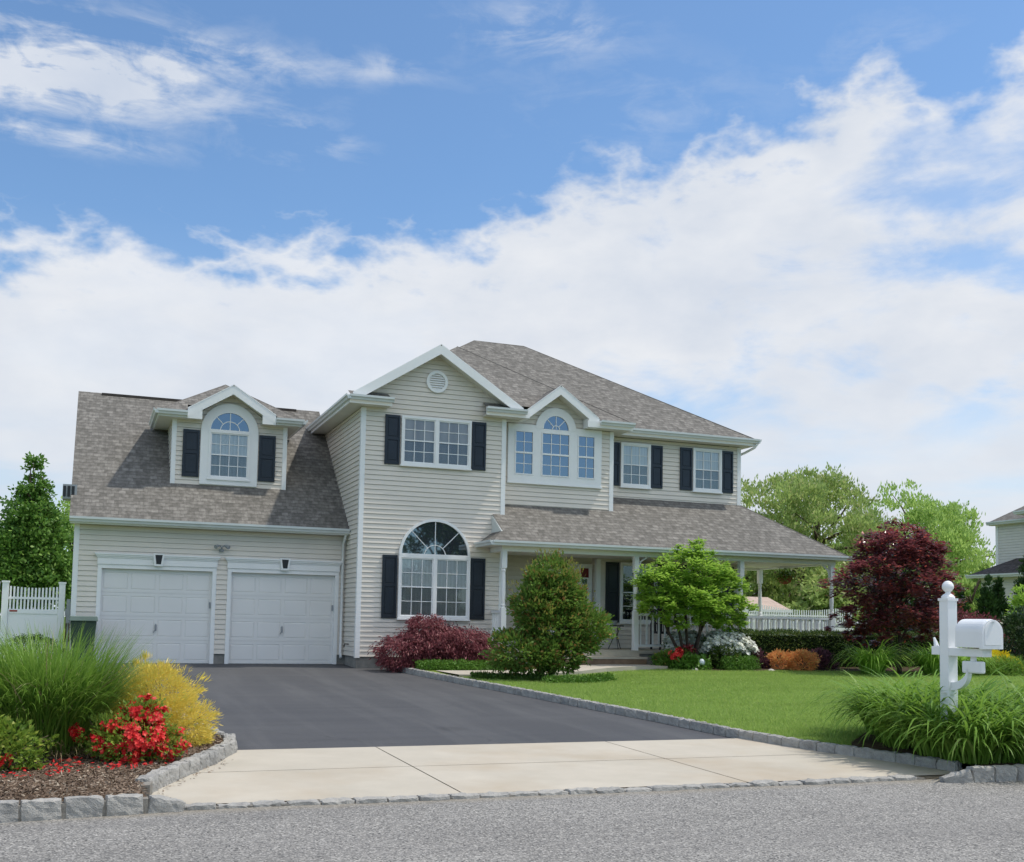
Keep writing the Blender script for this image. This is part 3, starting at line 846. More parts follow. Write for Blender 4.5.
rake(rk, (10.29, 6.30), (11.25, 7.04), -1.24, -1.195, .24); rake(rk, (11.25, 7.04), (12.31, 6.30), -1.24, -1.195, .24)
rk.box(12.03, 12.33, -1.244, -.9, 6.075, 6.302); rk.box(10.145, 10.27, -1.60, -.9, 6.08, 6.285)
rake(rk, (2.36, 6.01), (3.41, 6.66), .505, .55, .24); rake(rk, (3.41, 6.66), (4.44, 6.01), .505, .55, .24)
rk.box(2.36, 2.70, .507, .552, 5.785, 6.0); rk.box(4.12, 4.44, .507, .552, 5.785, 6.0)
build_split(rk, 'rake_board', M['trim'], H)

# ---- soffits
sf = MB()
sf.box(-.1, GX0 - .02, -.31, .0, 3.105, 3.125)
sf.box(5.80, GX0, -1.62, 3.2, 6.075, 6.095); sf.box(GX0, 6.76, -1.62, G, 6.075, 6.095); sf.box(9.14, 10.12, -1.62, G, 6.075, 6.095)
sf.box(GX1, 12.03, -1.2, BY, 6.30, 6.31) if False else None
sf.box(9.76, 10.2, -1.2, BY, 6.075, 6.095); sf.box(12.33, 13.24, -1.22, BY, 6.075, 6.095); sf.box(12.89, 13.24, BY, W, 6.075, 6.095)
sf.box(13.24, 17.37, -.56, W, 6.075, 6.095); sf.box(17.15, 17.37, W, 8.2, 6.075, 6.095)
sf.box(1.73, 2.70, .57, DY, 5.805, 5.825); sf.box(4.12, 5.05, .57, DY, 5.805, 5.825); sf.box(1.73, 2.07, DY, 2.7, 5.805, 5.825); sf.box(4.76, 5.05, DY, 2.7, 5.805, 5.825)
# sloping soffits under the gable rakes
def slope_soffit(x0, z0, x1, z1, ya, yb, d):
    sf.prism([(x0, ya, z0 - d), (x1, ya, z1 - d), (x1, ya, z1 - d + .015), (x0, ya, z0 - d + .015)], [(x0, yb, z0 - d), (x1, yb, z1 - d), (x1, yb, z1 - d + .015), (x0, yb, z0 - d + .015)])
slope_soffit(6.2, 6.52, 7.95, 7.64, -1.61, G + .02, .17); slope_soffit(7.95, 7.64, 9.7, 6.52, -1.61, G + .02, .17)
slope_soffit(10.29, 6.30, 11.25, 7.04, -1.19, BY + .02, .17); slope_soffit(11.25, 7.04, 12.31, 6.30, -1.19, BY + .02, .17)
slope_soffit(2.36, 6.01, 3.41, 6.66, .555, DY + .02, .17); slope_soffit(3.41, 6.66, 4.44, 6.01, .555, DY + .02, .17)
build_split(sf, 'soffit', M['soffit'], H)

# ---- roof
rf = MB()
z0 = 6.245
A = lambda x, y, z: (x, y, z)
roofface(rf, [A(5.76, -1.66, z0), A(7.95, -1.66, 7.645), A(7.95, .80, 7.645), A(9.64, 2.39, 8.72), A(9.64, 3.05, 8.72), A(10.68, 4, 9.385), A(5.76, 8.6, z0)])
roofface(rf, [A(7.95, -1.66, 7.645), A(10.14, -1.66, z0), A(10.14, -1.26, z0), A(7.95, .80, 7.645)])
roofface(rf, [A(10.14, -1.26, z0), A(10.20, -1.26, z0), A(10.20, -.85, 6.523), A(12.36, -.85, 6.523), A(12.36, -1.26, z0), A(13.29, -1.26, z0), A(9.64, 2.39, 8.72), A(7.95, .80, 7.645)])
roofface(rf, [A(13.29, -1.26, z0), A(13.29, -.6, z0), A(9.64, 3.05, 8.72), A(9.64, 2.39, 8.72)])
roofface(rf, [A(13.29, -.6, z0), A(17.42, -.6, z0), A(12.26, 4, 9.385), A(10.68, 4, 9.385), A(9.64, 3.05, 8.72)])
roofface(rf, [A(17.42, -.6, z0), A(17.42, 8.6, z0), A(12.26, 4, 9.385)])
roofface(rf, [A(17.42, 8.6, z0), A(5.76, 8.6, z0), A(10.68, 4, 9.385), A(12.26, 4, 9.385)])
# bay gablet
roofface(rf, [A(10.26, -1.245, 6.285), A(11.25, -1.245, 7.05), A(11.25, -.06, 7.05), A(10.26, -1.15, 6.285)])
roofface(rf, [A(12.32, -1.245, 6.305), A(11.25, -1.245, 7.05), A(11.25, -.06, 7.05), A(12.32, -1.13, 6.305)])
# garage roof
roofface(rf, [A(-.12, -.36, 3.24), A(GX0 - .005, -.36, 3.24), A(GX0 - .005, 4, 6.87), A(-.12, 4, 6.87)])
roofface(rf, [A(-.12, 8.36, 3.24), A(GX0 - .005, 8.36, 3.24), A(GX0 - .005, 4, 6.87), A(-.12, 4, 6.87)])
# dormer hip
pk = A(3.41, 2.39, 7.05)
roofface(rf, [A(1.69, .5, 5.95), A(2.38, .5, 5.95), A(2.38, .88, 6.171), A(4.44, .88, 6.171), A(4.44, .5, 5.95), A(5.10, .5, 5.95), pk]); roofface(rf, [A(1.69, .5, 5.95), A(1.69, 4.3, 5.95), pk])
roofface(rf, [A(5.10, .5, 5.95), A(5.10, 4.3, 5.95), pk]); roofface(rf, [A(1.69, 4.3, 5.95), A(5.10, 4.3, 5.95), pk])
roofface(rf, [A(2.33, .50, 5.99), A(3.41, .50, 6.665), A(3.41, 1.75, 6.665), A(2.33, .6, 5.99)])
roofface(rf, [A(4.47, .50, 5.99), A(3.41, .50, 6.665), A(3.41, 1.75, 6.665), A(4.47, .6, 5.99)])
# little roofs on the gable returns
for (xa, xb) in ((5.80, 6.76), (9.14, 10.12)):
    roofface(rf, [A(xa, -1.66, 6.25), A(xb, -1.66, 6.25), A(xb, G - .02, 6.42), A(xa, G - .02, 6.42)])
rf.build('roof', M['shingle'], H)
# porch roof
pr = MB()
pz = 2.985
def pzr(y): return pz + .667 * (y + 2.4)
roofface(pr, [A(9.45, -2.4, pz), A(19.10, -2.4, pz), A(17.15, W, 4.452), A(12.89, W, 4.452), A(12.89, BY, pzr(BY)), A(GX1, BY, pzr(BY)), A(GX1, G, pzr(G)), A(9.45, G, pzr(G))])
roofface(pr, [A(19.10, -2.4, pz), A(19.10, 1.7, pz), A(17.15, 1.7, 4.452), A(17.15, W, 4.452)])
roofface(pr, [A(9.10, -2.4, pz), A(9.45, -2.4, pz), A(9.45, -2.0, 3.252)])
roofface(pr, [A(9.10, -2.4, pz), A(9.45, -2.0, 3.252), A(9.45, G, 3.252), A(9.10, G, pz)])
pr.build('porch_roof', M['shingle'], H)
prt = MB()
prt.prism([(9.43, -2.02, 3.24), (9.43, G, 3.24), (9.43, G, 3.665), (9.43, G - .03, 3.665)], [(9.46, -2.02, 3.24), (9.46, G, 3.24), (9.46, G, 3.665), (9.46, G - .03, 3.665)])
prt.build('porch_gable_board', M['gutter'], H)
# ridge caps
rc = MB()
rc.box(.45, 5.5, 3.90, 4.10, 6.78, 6.862)
rc.build('ridge_vent', plain('ridge_vent_dark', (0.07, 0.06, 0.052), .9, .2, .2), H)
rcap = MB()
for a, b in (((10.68, 4, 9.39), (12.26, 4, 9.39)), ((12.26, 4, 9.39), (17.42, -.6, 6.26)), ((9.64, 2.39, 8.73), (13.29, -1.26, 6.26)), ((10.68, 4, 9.39), (9.64, 3.05, 8.73)), ((19.10, -2.4, 3.0), (17.15, W, 4.46)), ((7.95, -1.66, 7.65), (7.95, .8, 7.65)), ((3.41, .5, 6.67), (3.41, 1.7, 6.67)), ((3.41, 2.39, 7.055), (1.69, .5, 5.955)), ((3.41, 2.39, 7.055), (5.10, .5, 5.955)), ((11.25, -1.245, 7.055), (11.25, -.1, 7.055))):
    rcap.tube([(a[0], a[1], a[2] - .012), (b[0], b[1], b[2] - .012)], .016, 6)
build_split(rcap, 'ridge_cap', plain('ridge_shingle', (0.17, 0.158, 0.145), .9, .2, .3, 12, .4, 60), H)

# ---- gutters
gt = MB()
gutter(gt, (-.12, -.35, 3.245), (GX0 - .02, -.35, 3.245), (0, -1, 0))
gutter(gt, (5.76, -1.70, 6.25), (6.80, -1.70, 6.25), (0, -1, 0)); gutter(gt, (9.10, -1.70, 6.25), (10.14, -1.70, 6.25), (0, -1, 0))
gutter(gt, (5.78, -1.80, 6.252), (5.78, 3.25, 6.252), (-1, 0, 0))
gutter(gt, (12.33, -1.27, 6.25), (13.29, -1.27, 6.25), (0, -1, 0))
gutter(gt, (13.30, -.61, 6.25), (17.47, -.61, 6.25), (0, -1, 0)); gutter(gt, (17.42, -.7, 6.252), (17.42, 8.6, 6.252), (1, 0, 0))
gutter(gt, (1.67, .52, 5.955), (2.36, .52, 5.955), (0, -1, 0)); gutter(gt, (4.44, .52, 5.955), (5.12, .52, 5.955), (0, -1, 0))
gutter(gt, (1.70, .42, 5.957), (1.70, 2.7, 5.957), (-1, 0, 0)); gutter(gt, (5.09, .42, 5.957), (5.09, 2.7, 5.957), (1, 0, 0))
gutter(gt, (9.05, -2.41, 2.985), (19.15, -2.41, 2.985), (0, -1, 0)); gutter(gt, (19.11, -2.5, 2.987), (19.11, 1.7, 2.987), (1, 0, 0)); gutter(gt, (9.09, -2.5, 2.987), (9.09, G - .02, 2.987), (-1, 0, 0))
build_split(gt, 'gutter', M['gutter'], H)
dn = MB()
dn.tube([(6.07, -.30, 3.12), (6.07, -.2, 3.0), (6.07, -.06, 2.9), (6.07, -.06, .28), (6.07, -.14, .16)], .035, 6)
dn.tube([(17.43, -.66, 6.13), (17.40, -.55, 6.03), (17.32, -.2, 5.93), (17.24, .12, 5.86), (17.21, .2, 5.75), (17.21, .2, 4.5)], .035, 7)
dn.tube([(9.83, -1.55, 6.12), (9.83, -1.45, 6.0), (9.83, -1.34, 5.9), (9.83, -1.34, 3.95)], .03, 6) if False else None
build_split(dn, 'downspout', M['trim'], H, smooth=True)

# ---- shutters
def shutter(fn, a0, a1, z0, z1):
    mb = MB(); st = .05
    mb.fbox(fn, a0, a0 + st, z0, z1, .018, .055); mb.fbox(fn, a1 - st, a1, z0, z1, .018, .055)
    zm = z0 + (z1 - z0) * .52
    for (za, zb) in ((z0, z0 + .08), (zm - .035, zm + .035), (z1 - .07, z1)):
        mb.fbox(fn, a0 + st, a1 - st, za, zb, .018, .052)
    for (za, zb) in ((z0 + .08, zm - .035), (zm + .035, z1 - .07)):
        mb.fbox(fn, a0 + st, a1 - st, za, zb, .018, .032)
        mb.fbox(fn, a0 + st + .03, a1 - st - .03, za + .03, zb - .03, .032, .044)
    return mb.build('shutter', M['shutter'], H, bevel=.004)
F_G, F_W, F_B, F_D, F_0 = frontf(G), frontf(W), frontf(BY), frontf(DY), frontf(0)

# ---- windows
def sash_bars(fr, fn, a0, a1, z0, z1, nx, nz, o=.052, wd=.016):
    for i in range(1, nx):
        a = a0 + (a1 - a0) * i / nx; fr.fbox(fn, a - wd / 2, a + wd / 2, z0, z1, o - .012, o)
    for i in range(1, nz):
        z = z0 + (z1 - z0) * i / nz; fr.fbox(fn, a0, a1, z - wd / 2, z + wd / 2, o - .011, o + .001)
def frame_rect(fr, fn, a0, a1, z0, z1, t, o0, o1):
    fr.fbox(fn, a0, a0 + t, z0, z1, o0, o1); fr.fbox(fn, a1 - t, a1, z0, z1, o0, o1)
    fr.fbox(fn, a0 + t, a1 - t, z1 - t, z1, o0, o1); fr.fbox(fn, a0 + t, a1 - t, z0, z0 + t, o0, o1)
def flat(fn, a0, a1, z0, z1, o):
    mb = MB(); mb.face([fn(a0, z0, o), fn(a1, z0, o), fn(a1, z1, o), fn(a0, z1, o)]); return mb
def window(fn, a0, a1, z0, z1, units=1, nx=3, nz=2, casing=.055, blind='blind', glass='glass', screen=True, backing=True, lower_blind=True):
    """double-hung window: frame with grid, glass, curtain and a screen on the lower sash"""
    fr = MB(); frame_rect(fr, fn, a0, a1, z0, z1, casing, .016, .085)
    ua = (a1 - a0 - 2 * casing) / units
    zm = (z0 + z1) / 2
    for u in range(units):
        l = a0 + casing + u * ua; r = l + ua
        if u > 0: fr.fbox(fn, l - .035, l + .035, z0 + casing, z1 - casing, .016, .083); l += .035
        if u < units - 1: r -= .035
        frame_rect(fr, fn, l, r, zm - .01, z1 - casing, .028, .03, .066)
        frame_rect(fr, fn, l, r, z0 + casing, zm + .02, .03, .03, .060)
        sash_bars(fr, fn, l + .028, r - .028, zm + .02, z1 - casing - .028, nx, nz, .060)
        sash_bars(fr, fn, l + .028, r - .028, z0 + casing + .03, zm - .01, nx, nz, .054)
    w_ = fr.build('window', M['trim'], H)
    i0, i1, j0, j1 = a0 + casing * .7, a1 - casing * .7, z0 + casing * .7, z1 - casing * .7
    flat(fn, i0, i1, j0, j1, .044).build('glass_pane', M[glass], w_)
    if glass == 'glass':
        flat(fn, i0, i1, j0, j1, .026).build('curtain', M[blind], w_)
        if screen: flat(fn, i0, i1, j0, zm, .0335).build('insect_screen', M['screen'], w_)
    sl = MB(); sl.fbox(fn, a0 - .02, a1 + .02, z0 - .035, z0 - .002, .016, .10); sl.build('sill', M['trim'], w_)
    return w_
def arch_pts(cx, cz, r, n=24, a0=0.0, a1=math.pi):
    return [(cx + r * math.cos(a0 + (a1 - a0) * k / n), cz + r * math.sin(a0 + (a1 - a0) * k / n)) for k in range(n + 1)]
def arch_band(mb, fn, cx, cz, r0, r1, o0, o1, n=24, a0=0.0, a1=math.pi):
    i = arch_pts(cx, cz, r0, n, a0, a1); e = arch_pts(cx, cz, r1, n, a0, a1)
    for k in range(n):
        q = [i[k], e[k], e[k + 1], i[k + 1]]
        mb.prism([fn(a, z, o1) for a, z in q], [fn(a, z, o0) for a, z in q])
def half_disc(fn, cx, cz, r, o, n=24):
    mb = MB(); p = arch_pts(cx, cz, r, n)
    mb.prism([fn(a, z, o) for a, z in p], [fn(a, z, o - .003) for a, z in p]); return mb
def fanlight(fr, fn, cx, cz, r, spokes=4, inner=.32, o=.058):
    arch_band(fr, fn, cx, cz, r * inner - .009, r * inner + .009, o - .014, o, 14)
    for k in range(1, spokes):
        t = math.pi * k / spokes
        ca, sa = math.cos(t), math.sin(t); q = .009
        r0 = 0.02 if k * 2 == spokes else r * inner
        c4 = [(cx + r0 * ca + q * sa, cz + r0 * sa - q * ca), (cx + r * ca + q * sa, cz + r * sa - q * ca), (cx + r * ca - q * sa, cz + r * sa + q * ca), (cx + r0 * ca - q * sa, cz + r0 * sa + q * ca)]
        fr.prism([fn(a, z, o - .002) for a, z in c4], [fn(a, z, o - .016) for a, z in c4])

# upper gable window and shutters
window(F_G, 7.105, 8.845, 4.76, 5.93, units=2, blind='blind_warm')
shutter(F_G, 6.71, 7.075, 4.75, 5.93); shutter(F_G, 8.875, 9.235, 4.75, 5.93)
# big arched window
w1 = window(F_G, 7.115, 8.885, 1.13, 2.61, units=2, blind='blind')
fr = MB(); arch_band(fr, F_G, 8.0, 2.615, .825, .885, .016, .085, 30); fanlight(fr, F_G, 8.0, 2.615, .83)
fr.fbox(F_G, 7.115, 8.885, 2.612, 2.66, .016, .080)
wa = fr.build('arched_window', M['trim'], H)
half_disc(F_G, 8.0, 2.62, .83, .044, 30).build('glass_pane', M['blueglass'], wa)
shutter(F_G, 6.73, 7.09, 1.13, 2.61); shutter(F_G, 8.91, 9.28, 1.13, 2.61)
# round louvre vent
vt = MB()
for k in range(20):
    t0, t1 = 2 * math.pi * k / 20, 2 * math.pi * (k + 1) / 20
    q = [(7.96 + r_ * math.cos(t), 6.82 + r_ * math.sin(t)) for r_, t in ((.20, t0), (.27, t0), (.27, t1), (.20, t1))]
    vt.prism([F_G(a, z, .06) for a, z in q], [F_G(a, z, .012) for a, z in q])
for k in range(7):
    z = 6.82 - .165 + .055 * k; hw = math.sqrt(max(.2 ** 2 - (z - 6.82) ** 2, .002))
    vt.prism([F_G(7.96 - hw, z - .02, .05), F_G(7.96 + hw, z - .02, .05), F_G(7.96 + hw, z + .02, .02), F_G(7.96 - hw, z + .02, .02)],
             [F_G(7.96 - hw, z - .028, .045), F_G(7.96 + hw, z - .028, .045), F_G(7.96 + hw, z + .012, .015), F_G(7.96 - hw, z + .012, .015)])
vt.build('gable_vent', M['trim'], H)
# bay windows: broad white surround
fr = MB()
a0, a1, za, zb = 9.97, 12.55, 4.60, 6.06
cells = [(10.15, 10.66), (10.87, 11.66), (11.87, 12.37)]
zz0, zz1 = 4.78, 5.90
fr.fbox(F_B, a0, a1, za, zz0, .016, .06); fr.fbox(F_B, a0, cells[0][0], zz0, zb, .016, .06); fr.fbox(F_B, cells[2][1], a1, zz0, zb, .016, .06)
fr.fbox(F_B, cells[0][1], cells[1][0], zz0, zb, .016, .06); fr.fbox(F_B, cells[1][1], cells[2][0], zz0, zb, .016, .06)
fr.fbox(F_B, cells[0][0], cells[0][1], zz1, zb, .016, .06); fr.fbox(F_B, cells[2][0], cells[2][1], zz1, zb, .016, .06)
fr.fbox(F_B, cells[1][0], cells[1][1], zz1, 5.985, .016, .062)
arch_band(fr, F_B, 11.265, 5.985, .375, .56, .017, .066, 26)
fr.fbox(F_B, a0 - .015, a1 + .015, za - .045, za - .002, .016, .085)
fr.build('bay_surround', M['trim'], H)
for (l, r_) in cells:
    fr = MB(); frame_rect(fr, F_B, l + .002, r_ - .002, zz0 + .002, zz1 - .002, .03, .02, .072)
    zm = (zz0 + zz1) / 2
    fr.fbox(F_B, l + .03, r_ - .03, zm - .022, zm + .022, .02, .074)
    nx = 3 if r_ - l > .6 else 2
    sash_bars(fr, F_B, l + .03, r_ - .03, zm + .022, zz1 - .03, nx, 2, .058); sash_bars(fr, F_B, l + .03, r_ - .03, zz0 + .03, zm - .022, nx, 2, .058)
    wn = fr.build('bay_window', M['trim'], H)
    flat(F_B, l + .004, r_ - .004, zz0 + .004, zz1 - .004, .042).build('glass_pane', M['blueglass'], wn)
fr = MB(); arch_band(fr, F_B, 11.265, 5.99, .345, .376, .02, .072, 26); fanlight(fr, F_B, 11.265, 5.99, .35, 4, .28)
wn = fr.build('arched_window', M['trim'], H); half_disc(F_B, 11.265, 5.99, .36, .044).build('glass_pane', M['blueglass'], wn)
# wing windows
window(F_W, 13.43, 14.32, 4.75, 5.93); shutter(F_W, 14.34, 14.70, 4.76, 5.92); shutter(F_W, 13.05, 13.41, 4.76, 5.92)
window(F_W, 15.63, 16.53, 4.76, 5.94); shutter(F_W, 15.24, 15.61, 4.76, 5.93); shutter(F_W, 16.55, 16.91, 4.76, 5.93)
# porch windows
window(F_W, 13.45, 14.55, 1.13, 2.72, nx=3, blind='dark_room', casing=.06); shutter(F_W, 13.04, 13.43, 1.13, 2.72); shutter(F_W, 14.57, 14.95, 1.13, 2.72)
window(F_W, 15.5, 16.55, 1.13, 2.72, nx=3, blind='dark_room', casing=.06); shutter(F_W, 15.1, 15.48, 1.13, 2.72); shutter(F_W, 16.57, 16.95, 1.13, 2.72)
# dormer window
fr = MB()
dx0, dx1, dz0, dzs = 2.71, 4.07, 4.27, 5.585
fr.fbox(F_D, dx0, dx0 + .19, dz0, dzs, .016, .065); fr.fbox(F_D, dx1 - .19, dx1, dz0, dzs, .016, .065); fr.fbox(F_D, dx0 + .19, dx1 - .19, dz0, dz0 + .15, .016, .065)
arch_band(fr, F_D, 3.39, dzs, .49, .68, .016, .067, 28)
fr.build('dormer_surround', M['trim'], H)
wd_ = window(F_D, dx0 + .19, dx1 - .19, dz0 + .15, dzs - .01, nx=4, nz=2, casing=.04)
fr = MB(); arch_band(fr, F_D, 3.39, dzs, .455, .492, .018, .075, 28); fanlight(fr, F_D, 3.39, dzs + .01, .46, 4, .5); fr.fbox(F_D, dx0 + .19, dx1 - .19, dzs - .008, dzs + .03, .016, .078)
wn = fr.build('arched_window', M['trim'], H); half_disc(F_D, 3.39, dzs, .47, .044).build('glass_pane', M['blueglass'], wn)
shutter(F_D, 2.30, 2.69, 4.43, 5.57); shutter(F_D, 4.10, 4.50, 4.42, 5.56)

# ---- garage doors
for (l, r_) in ((.60, 3.02), (3.45, 5.90)):
    gd = MB(); gd.fbox(F_0, l - .02, r_ + .02, .0, 2.17, -.13, -.0922)
    nx, nz = 4, 4
    pw = (r_ - l) / nx; ph = 2.13 / nz
    for i in range(nx):
        for j in range(nz):
            a, b = l + i * pw + .035, l + (i + 1) * pw - .035; c, d = j * ph + .075, (j + 1) * ph - .075
            # recessed field with raised panel
            for (u0, u1, v0, v1) in ((l + i * pw, a, j * ph, (j + 1) * ph), (b, l + (i + 1) * pw, j * ph, (j + 1) * ph), (a, b, j * ph, c), (a, b, d, (j + 1) * ph)):
                gd.fbox(F_0, u0, u1, max(v0 + (.006 if v0 == j * ph else 0), 0), v1 - (.006 if v1 == (j + 1) * ph else 0), -.10, -.080)
            p4 = [(a + .004, c + .004), (b - .004, c + .004), (b - .004, d - .004), (a + .004, d - .004)]
            q4 = [(a + .03, c + .03), (b - .03, c + .03), (b - .03, d - .03), (a + .03, d - .03)]
            gd.prism([F_0(x, z, -.082) for x, z in q4], [F_0(x, z, -.092) for x, z in p4])
    dobj = gd.build('garage_door', M['gdoor'], H)
    hd = MB(); xm = (l + r_) / 2
    hd.fbox(F_0, xm - .022, xm + .022, .74, .88, -.079, -.066); hd.tube([F_0(xm - .045, .70, -.03), F_0(xm + .0, .80, -.03), F_0(xm + .0, .90, -.055)], .012, 6)
    hd.build('handle', M['grey'], dobj)
    hg = MB(); hg.fbox(F_0, r_ - .045, r_ - .01, 1.28, 1.42, -.079, -.06); hg.build('latch', M['grey'], dobj)
    tr = MB()
    tr.fbox(F_0, l - .09, l, .0, 2.22, -.12, .03); tr.fbox(F_0, r_, r_ + .09, .0, 2.22, -.12, .03); tr.fbox(F_0, l - .09, r_ + .09, 2.135, 2.225, -.12, .032)
    # crosshead
    tr.fbox(F_0, l - .10, r_ + .10, 2.227, 2.37, .014, .055)
    c0, c1 = l - .10, r_ + .10
    for (dz, do) in ((.0, .07), (.035, .095), (.07, .115)):
        tr.fbox(F_0, c0 - do + .055, c1 + do - .055, 2.372 + dz, 2.372 + dz + .034, .014, do)
    tr.build('door_casing', M['trim'], H)
    ks = MB(); p4 = [(xm - .09, 2.215), (xm + .09, 2.215), (xm + .125, 2.50), (xm - .125, 2.50)]
    ks.prism([F_0(x, z, .13) for x, z in p4], [F_0(x, z, .05) for x, z in p4])
    kb = ks.build('keystone', M['trim'], H)
    ks = MB(); p4 = [(xm - .05, 2.26), (xm + .05, 2.26), (xm + .08, 2.47), (xm - .08, 2.47)]
    ks.prism([F_0(x, z, .135) for x, z in p4], [F_0(x, z, .12) for x, z in p4]); ks.build('dark_inset', M['black'], kb)
# floodlight over the middle pier
fl = MB(); fl.lathe((3.2, -.03, 2.60), [(.05, 0), (.06, .03), (.05, .06)], 10)
fl.tube([(3.2, -.05, 2.66), (3.2, -.10, 2.70)], .02, 6)
for sx in (-1, 1):
    fl.tube([(3.2, -.09, 2.71), (3.2 + sx * .06, -.11, 2.74), (3.2 + sx * .10, -.14, 2.73), (3.2 + sx * .15, -.20, 2.70)], [.012, .022, .038, .048], 9)
fl.build('floodlight', M['grey'], H)

# ---- porch
pf = MB(); pf.box(9.42, 18.95, -2.2, W - .03, .37, .45); pf.box(17.18, 18.95, W - .03, 1.55, .37, .45)
pf.build('porch_floor', M['step'], H)
ps = MB(); ps.box(9.46, 18.90, -2.15, -2.02, -.1, .37); ps.box(18.78, 18.90, -2.02, 1.5, -.1, .37); ps.box(9.46, 9.58, -2.02, G - .03, -.1, .37)
ps.build('porch_skirt', M['found'], H)
st = MB()
st.box(10.7, 13.02, -2.66, -2.205, .255, .30); st.build('step_tread', M['step'], H)
st = MB(); st.box(10.72, 13.0, -2.20, -2.152, .30, .37); st.box(10.72, 13.0, -2.64, -2.21, .04, .254); st.build('step_riser', M['brown'], H)
st = MB(); st.box(10.70, 13.02, -2.215, -2.203, .302, .42); st.build('upper_riser', M['step'], H)
bm_ = MB()
bm_.box(9.40, 18.88, -2.16, -1.99, 2.76, 2.90); bm_.box(18.71, 18.88, -1.99, 1.5, 2.76, 2.90); bm_.box(9.40, 9.57, -1.99, G - .03, 2.76, 2.90); bm_.box(17.2, 18.71, 1.2, 1.37, 2.74, 2.90)
build_split(bm_, 'porch_beam', M['trim'], H)
cl_ = MB(); cl_.box(8.87, 19.08, -2.39, W - .03, 2.87, 2.89) if False else None
cl_.box(9.57, 18.71, -1.99, W - .03, 2.80, 2.82); cl_.box(17.18, 18.71, W - .03, 1.5, 2.80, 2.82)
cl_.box(9.12, 19.08, -2.39, -2.17, 2.88, 2.895); cl_.box(18.89, 19.08, -2.17, 1.6, 2.88, 2.895); cl_.box(9.12, 9.39, -2.17, G - .03, 2.88, 2.895)
cl_.build('porch_ceiling', M['soffit'], H)
def post(x, y, zb=.45, rail_h=1.42):
    p = MB(); s_ = .062
    p.box(x - s_, x + s_, y - s_, y + s_, zb, rail_h)
    p.lathe((x, y, 0), [(.062, rail_h), (.045, rail_h + .03), (.06, rail_h + .06), (.042, rail_h + .10), (.055, rail_h + .35), (.050, 2.1), (.042, 2.26), (.058, 2.30), (.045, 2.34), (.062, 2.36)], 12)
    p.box(x - s_, x + s_, y - s_, y + s_, 2.36, 2.76)
    return p.build('porch_post', M['trim'], H)
for (x, y) in ((9.48, -2.08), (12.97, -2.08), (16.0, -2.08), (18.80, -2.08), (18.80, 1.28)):
    post(x, y)
# corner brackets on the corner post
bk = MB()
for (dx, dy) in ((-1, 0), (0, 1)):
    pts = [(18.80 + dx * .06, -2.08 + dy * .06, 2.45), (18.80 + dx * .12, -2.08 + dy * .12, 2.62), (18.80 + dx * .30, -2.08 + dy * .30, 2.75)]
    bk.tube(pts, .022, 6)
bk.tube([(12.97 + .06, -2.08, 2.45), (12.97 + .13, -2.08, 2.64), (12.97 + .30, -2.08, 2.75)], .022, 6)
build_split(bk, 'porch_bracket', M['trim'], H)
def railing(p0, p1, n):
    p0 = Vector(p0); p1 = Vector(p1); d = (p1 - p0).normalized(); s_ = Vector((-d.y, d.x, 0))
    def bar(mb, za, zb, hw, a=0.0, b=None):
        q0 = p0 + d * a; q1 = p1 if b is None else p0 + d * b
        mb.quadbox([(q.x + e * s_.x * hw, q.y + e * s_.y * hw, z) for z in (za, zb) for q, e in ((q0, -1), (q1, -1), (q1, 1), (q0, 1))])
    mb = MB(); bar(mb, 1.30, 1.36, .04); bar(mb, .54, .60, .03)
    r_ = mb.build('railing', M['trim'], H)
    L = (p1 - p0).length
    for k in range(n):
        b = MB(); c = L * (k + .5) / n; bar(b, .60, 1.30, .018, c - .018, c + .018); b.build('baluster', M['trim'], r_)
railing((13.03, -2.08, 0), (15.94, -2.08, 0), 17); railing((16.06, -2.08, 0), (18.74, -2.08, 0), 16)
railing((18.80, -2.02, 0), (18.80, 1.22, 0), 22); railing((9.48, -2.02, 0), (9.48, G - .04, 0), 5)
railing((18.74, 1.28, 0), (17.2, 1.28, 0), 11)
# front door and sidelights in the recess
RY = W + .3; F_R = frontf(RY)
dc = MB()
for (x0, x1, zt) in ((11.05, 11.13, 2.55), (11.40, 11.48, 2.55), (12.36, 12.44, 2.55), (12.68, 12.77, 2.55)):
    dc.fbox(F_R, x0, x1, .45, zt, .014, .07)
dc.fbox(F_R, 11.05, 12.77, 2.55, 2.66, .014, .085)
dc.build('entry_casing', M['trim'], H)
dd = MB(); dd.fbox(F_R, 11.48, 12.36, .46, 2.545, .016, .04)
fdoor = dd.build('front_door', M['trim'], H)
gl_ = MB()
pts = [(11.92 + .24 * math.cos(2 * math.pi * k / 20), 1.75 + .55 * math.sin(2 * math.pi * k / 20)) for k in range(20)]
gl_.prism([F_R(a, z, .048) for a, z in pts], [F_R(a, z, .04) for a, z in pts]); gl_.build('door_glass', M['blueglass'], fdoor)
hd = MB(); hd.tube([F_R(12.26, 1.42, .045), F_R(12.26, 1.42, .09), F_R(12.26, 1.50, .095)], .015, 6); hd.build('handle', M['black'], fdoor)
for (x0, x1) in ((11.13, 11.40), (12.44, 12.68)):
    sb = MB(); sb.fbox(F_R, x0 + .002, x1 - .002, .46, 1.30, .016, .045); slt = sb.build('sidelight', M['red'], H)
    sb = MB(); frame_rect(sb, F_R, x0 + .002, x1 - .002, 1.302, 2.30, .035, .016, .055); sb.build('sidelight_frame', M['trim'], slt)
    flat(F_R, x0 + .03, x1 - .03, 1.32, 2.27, .03).build('glass_pane', M['blueglass'], slt)
    sb = MB(); sb.fbox(F_R, x0 + .002, x1 - .002, 2.302, 2.545, .016, .045); sb.build('upper_panel', M['red'], slt)
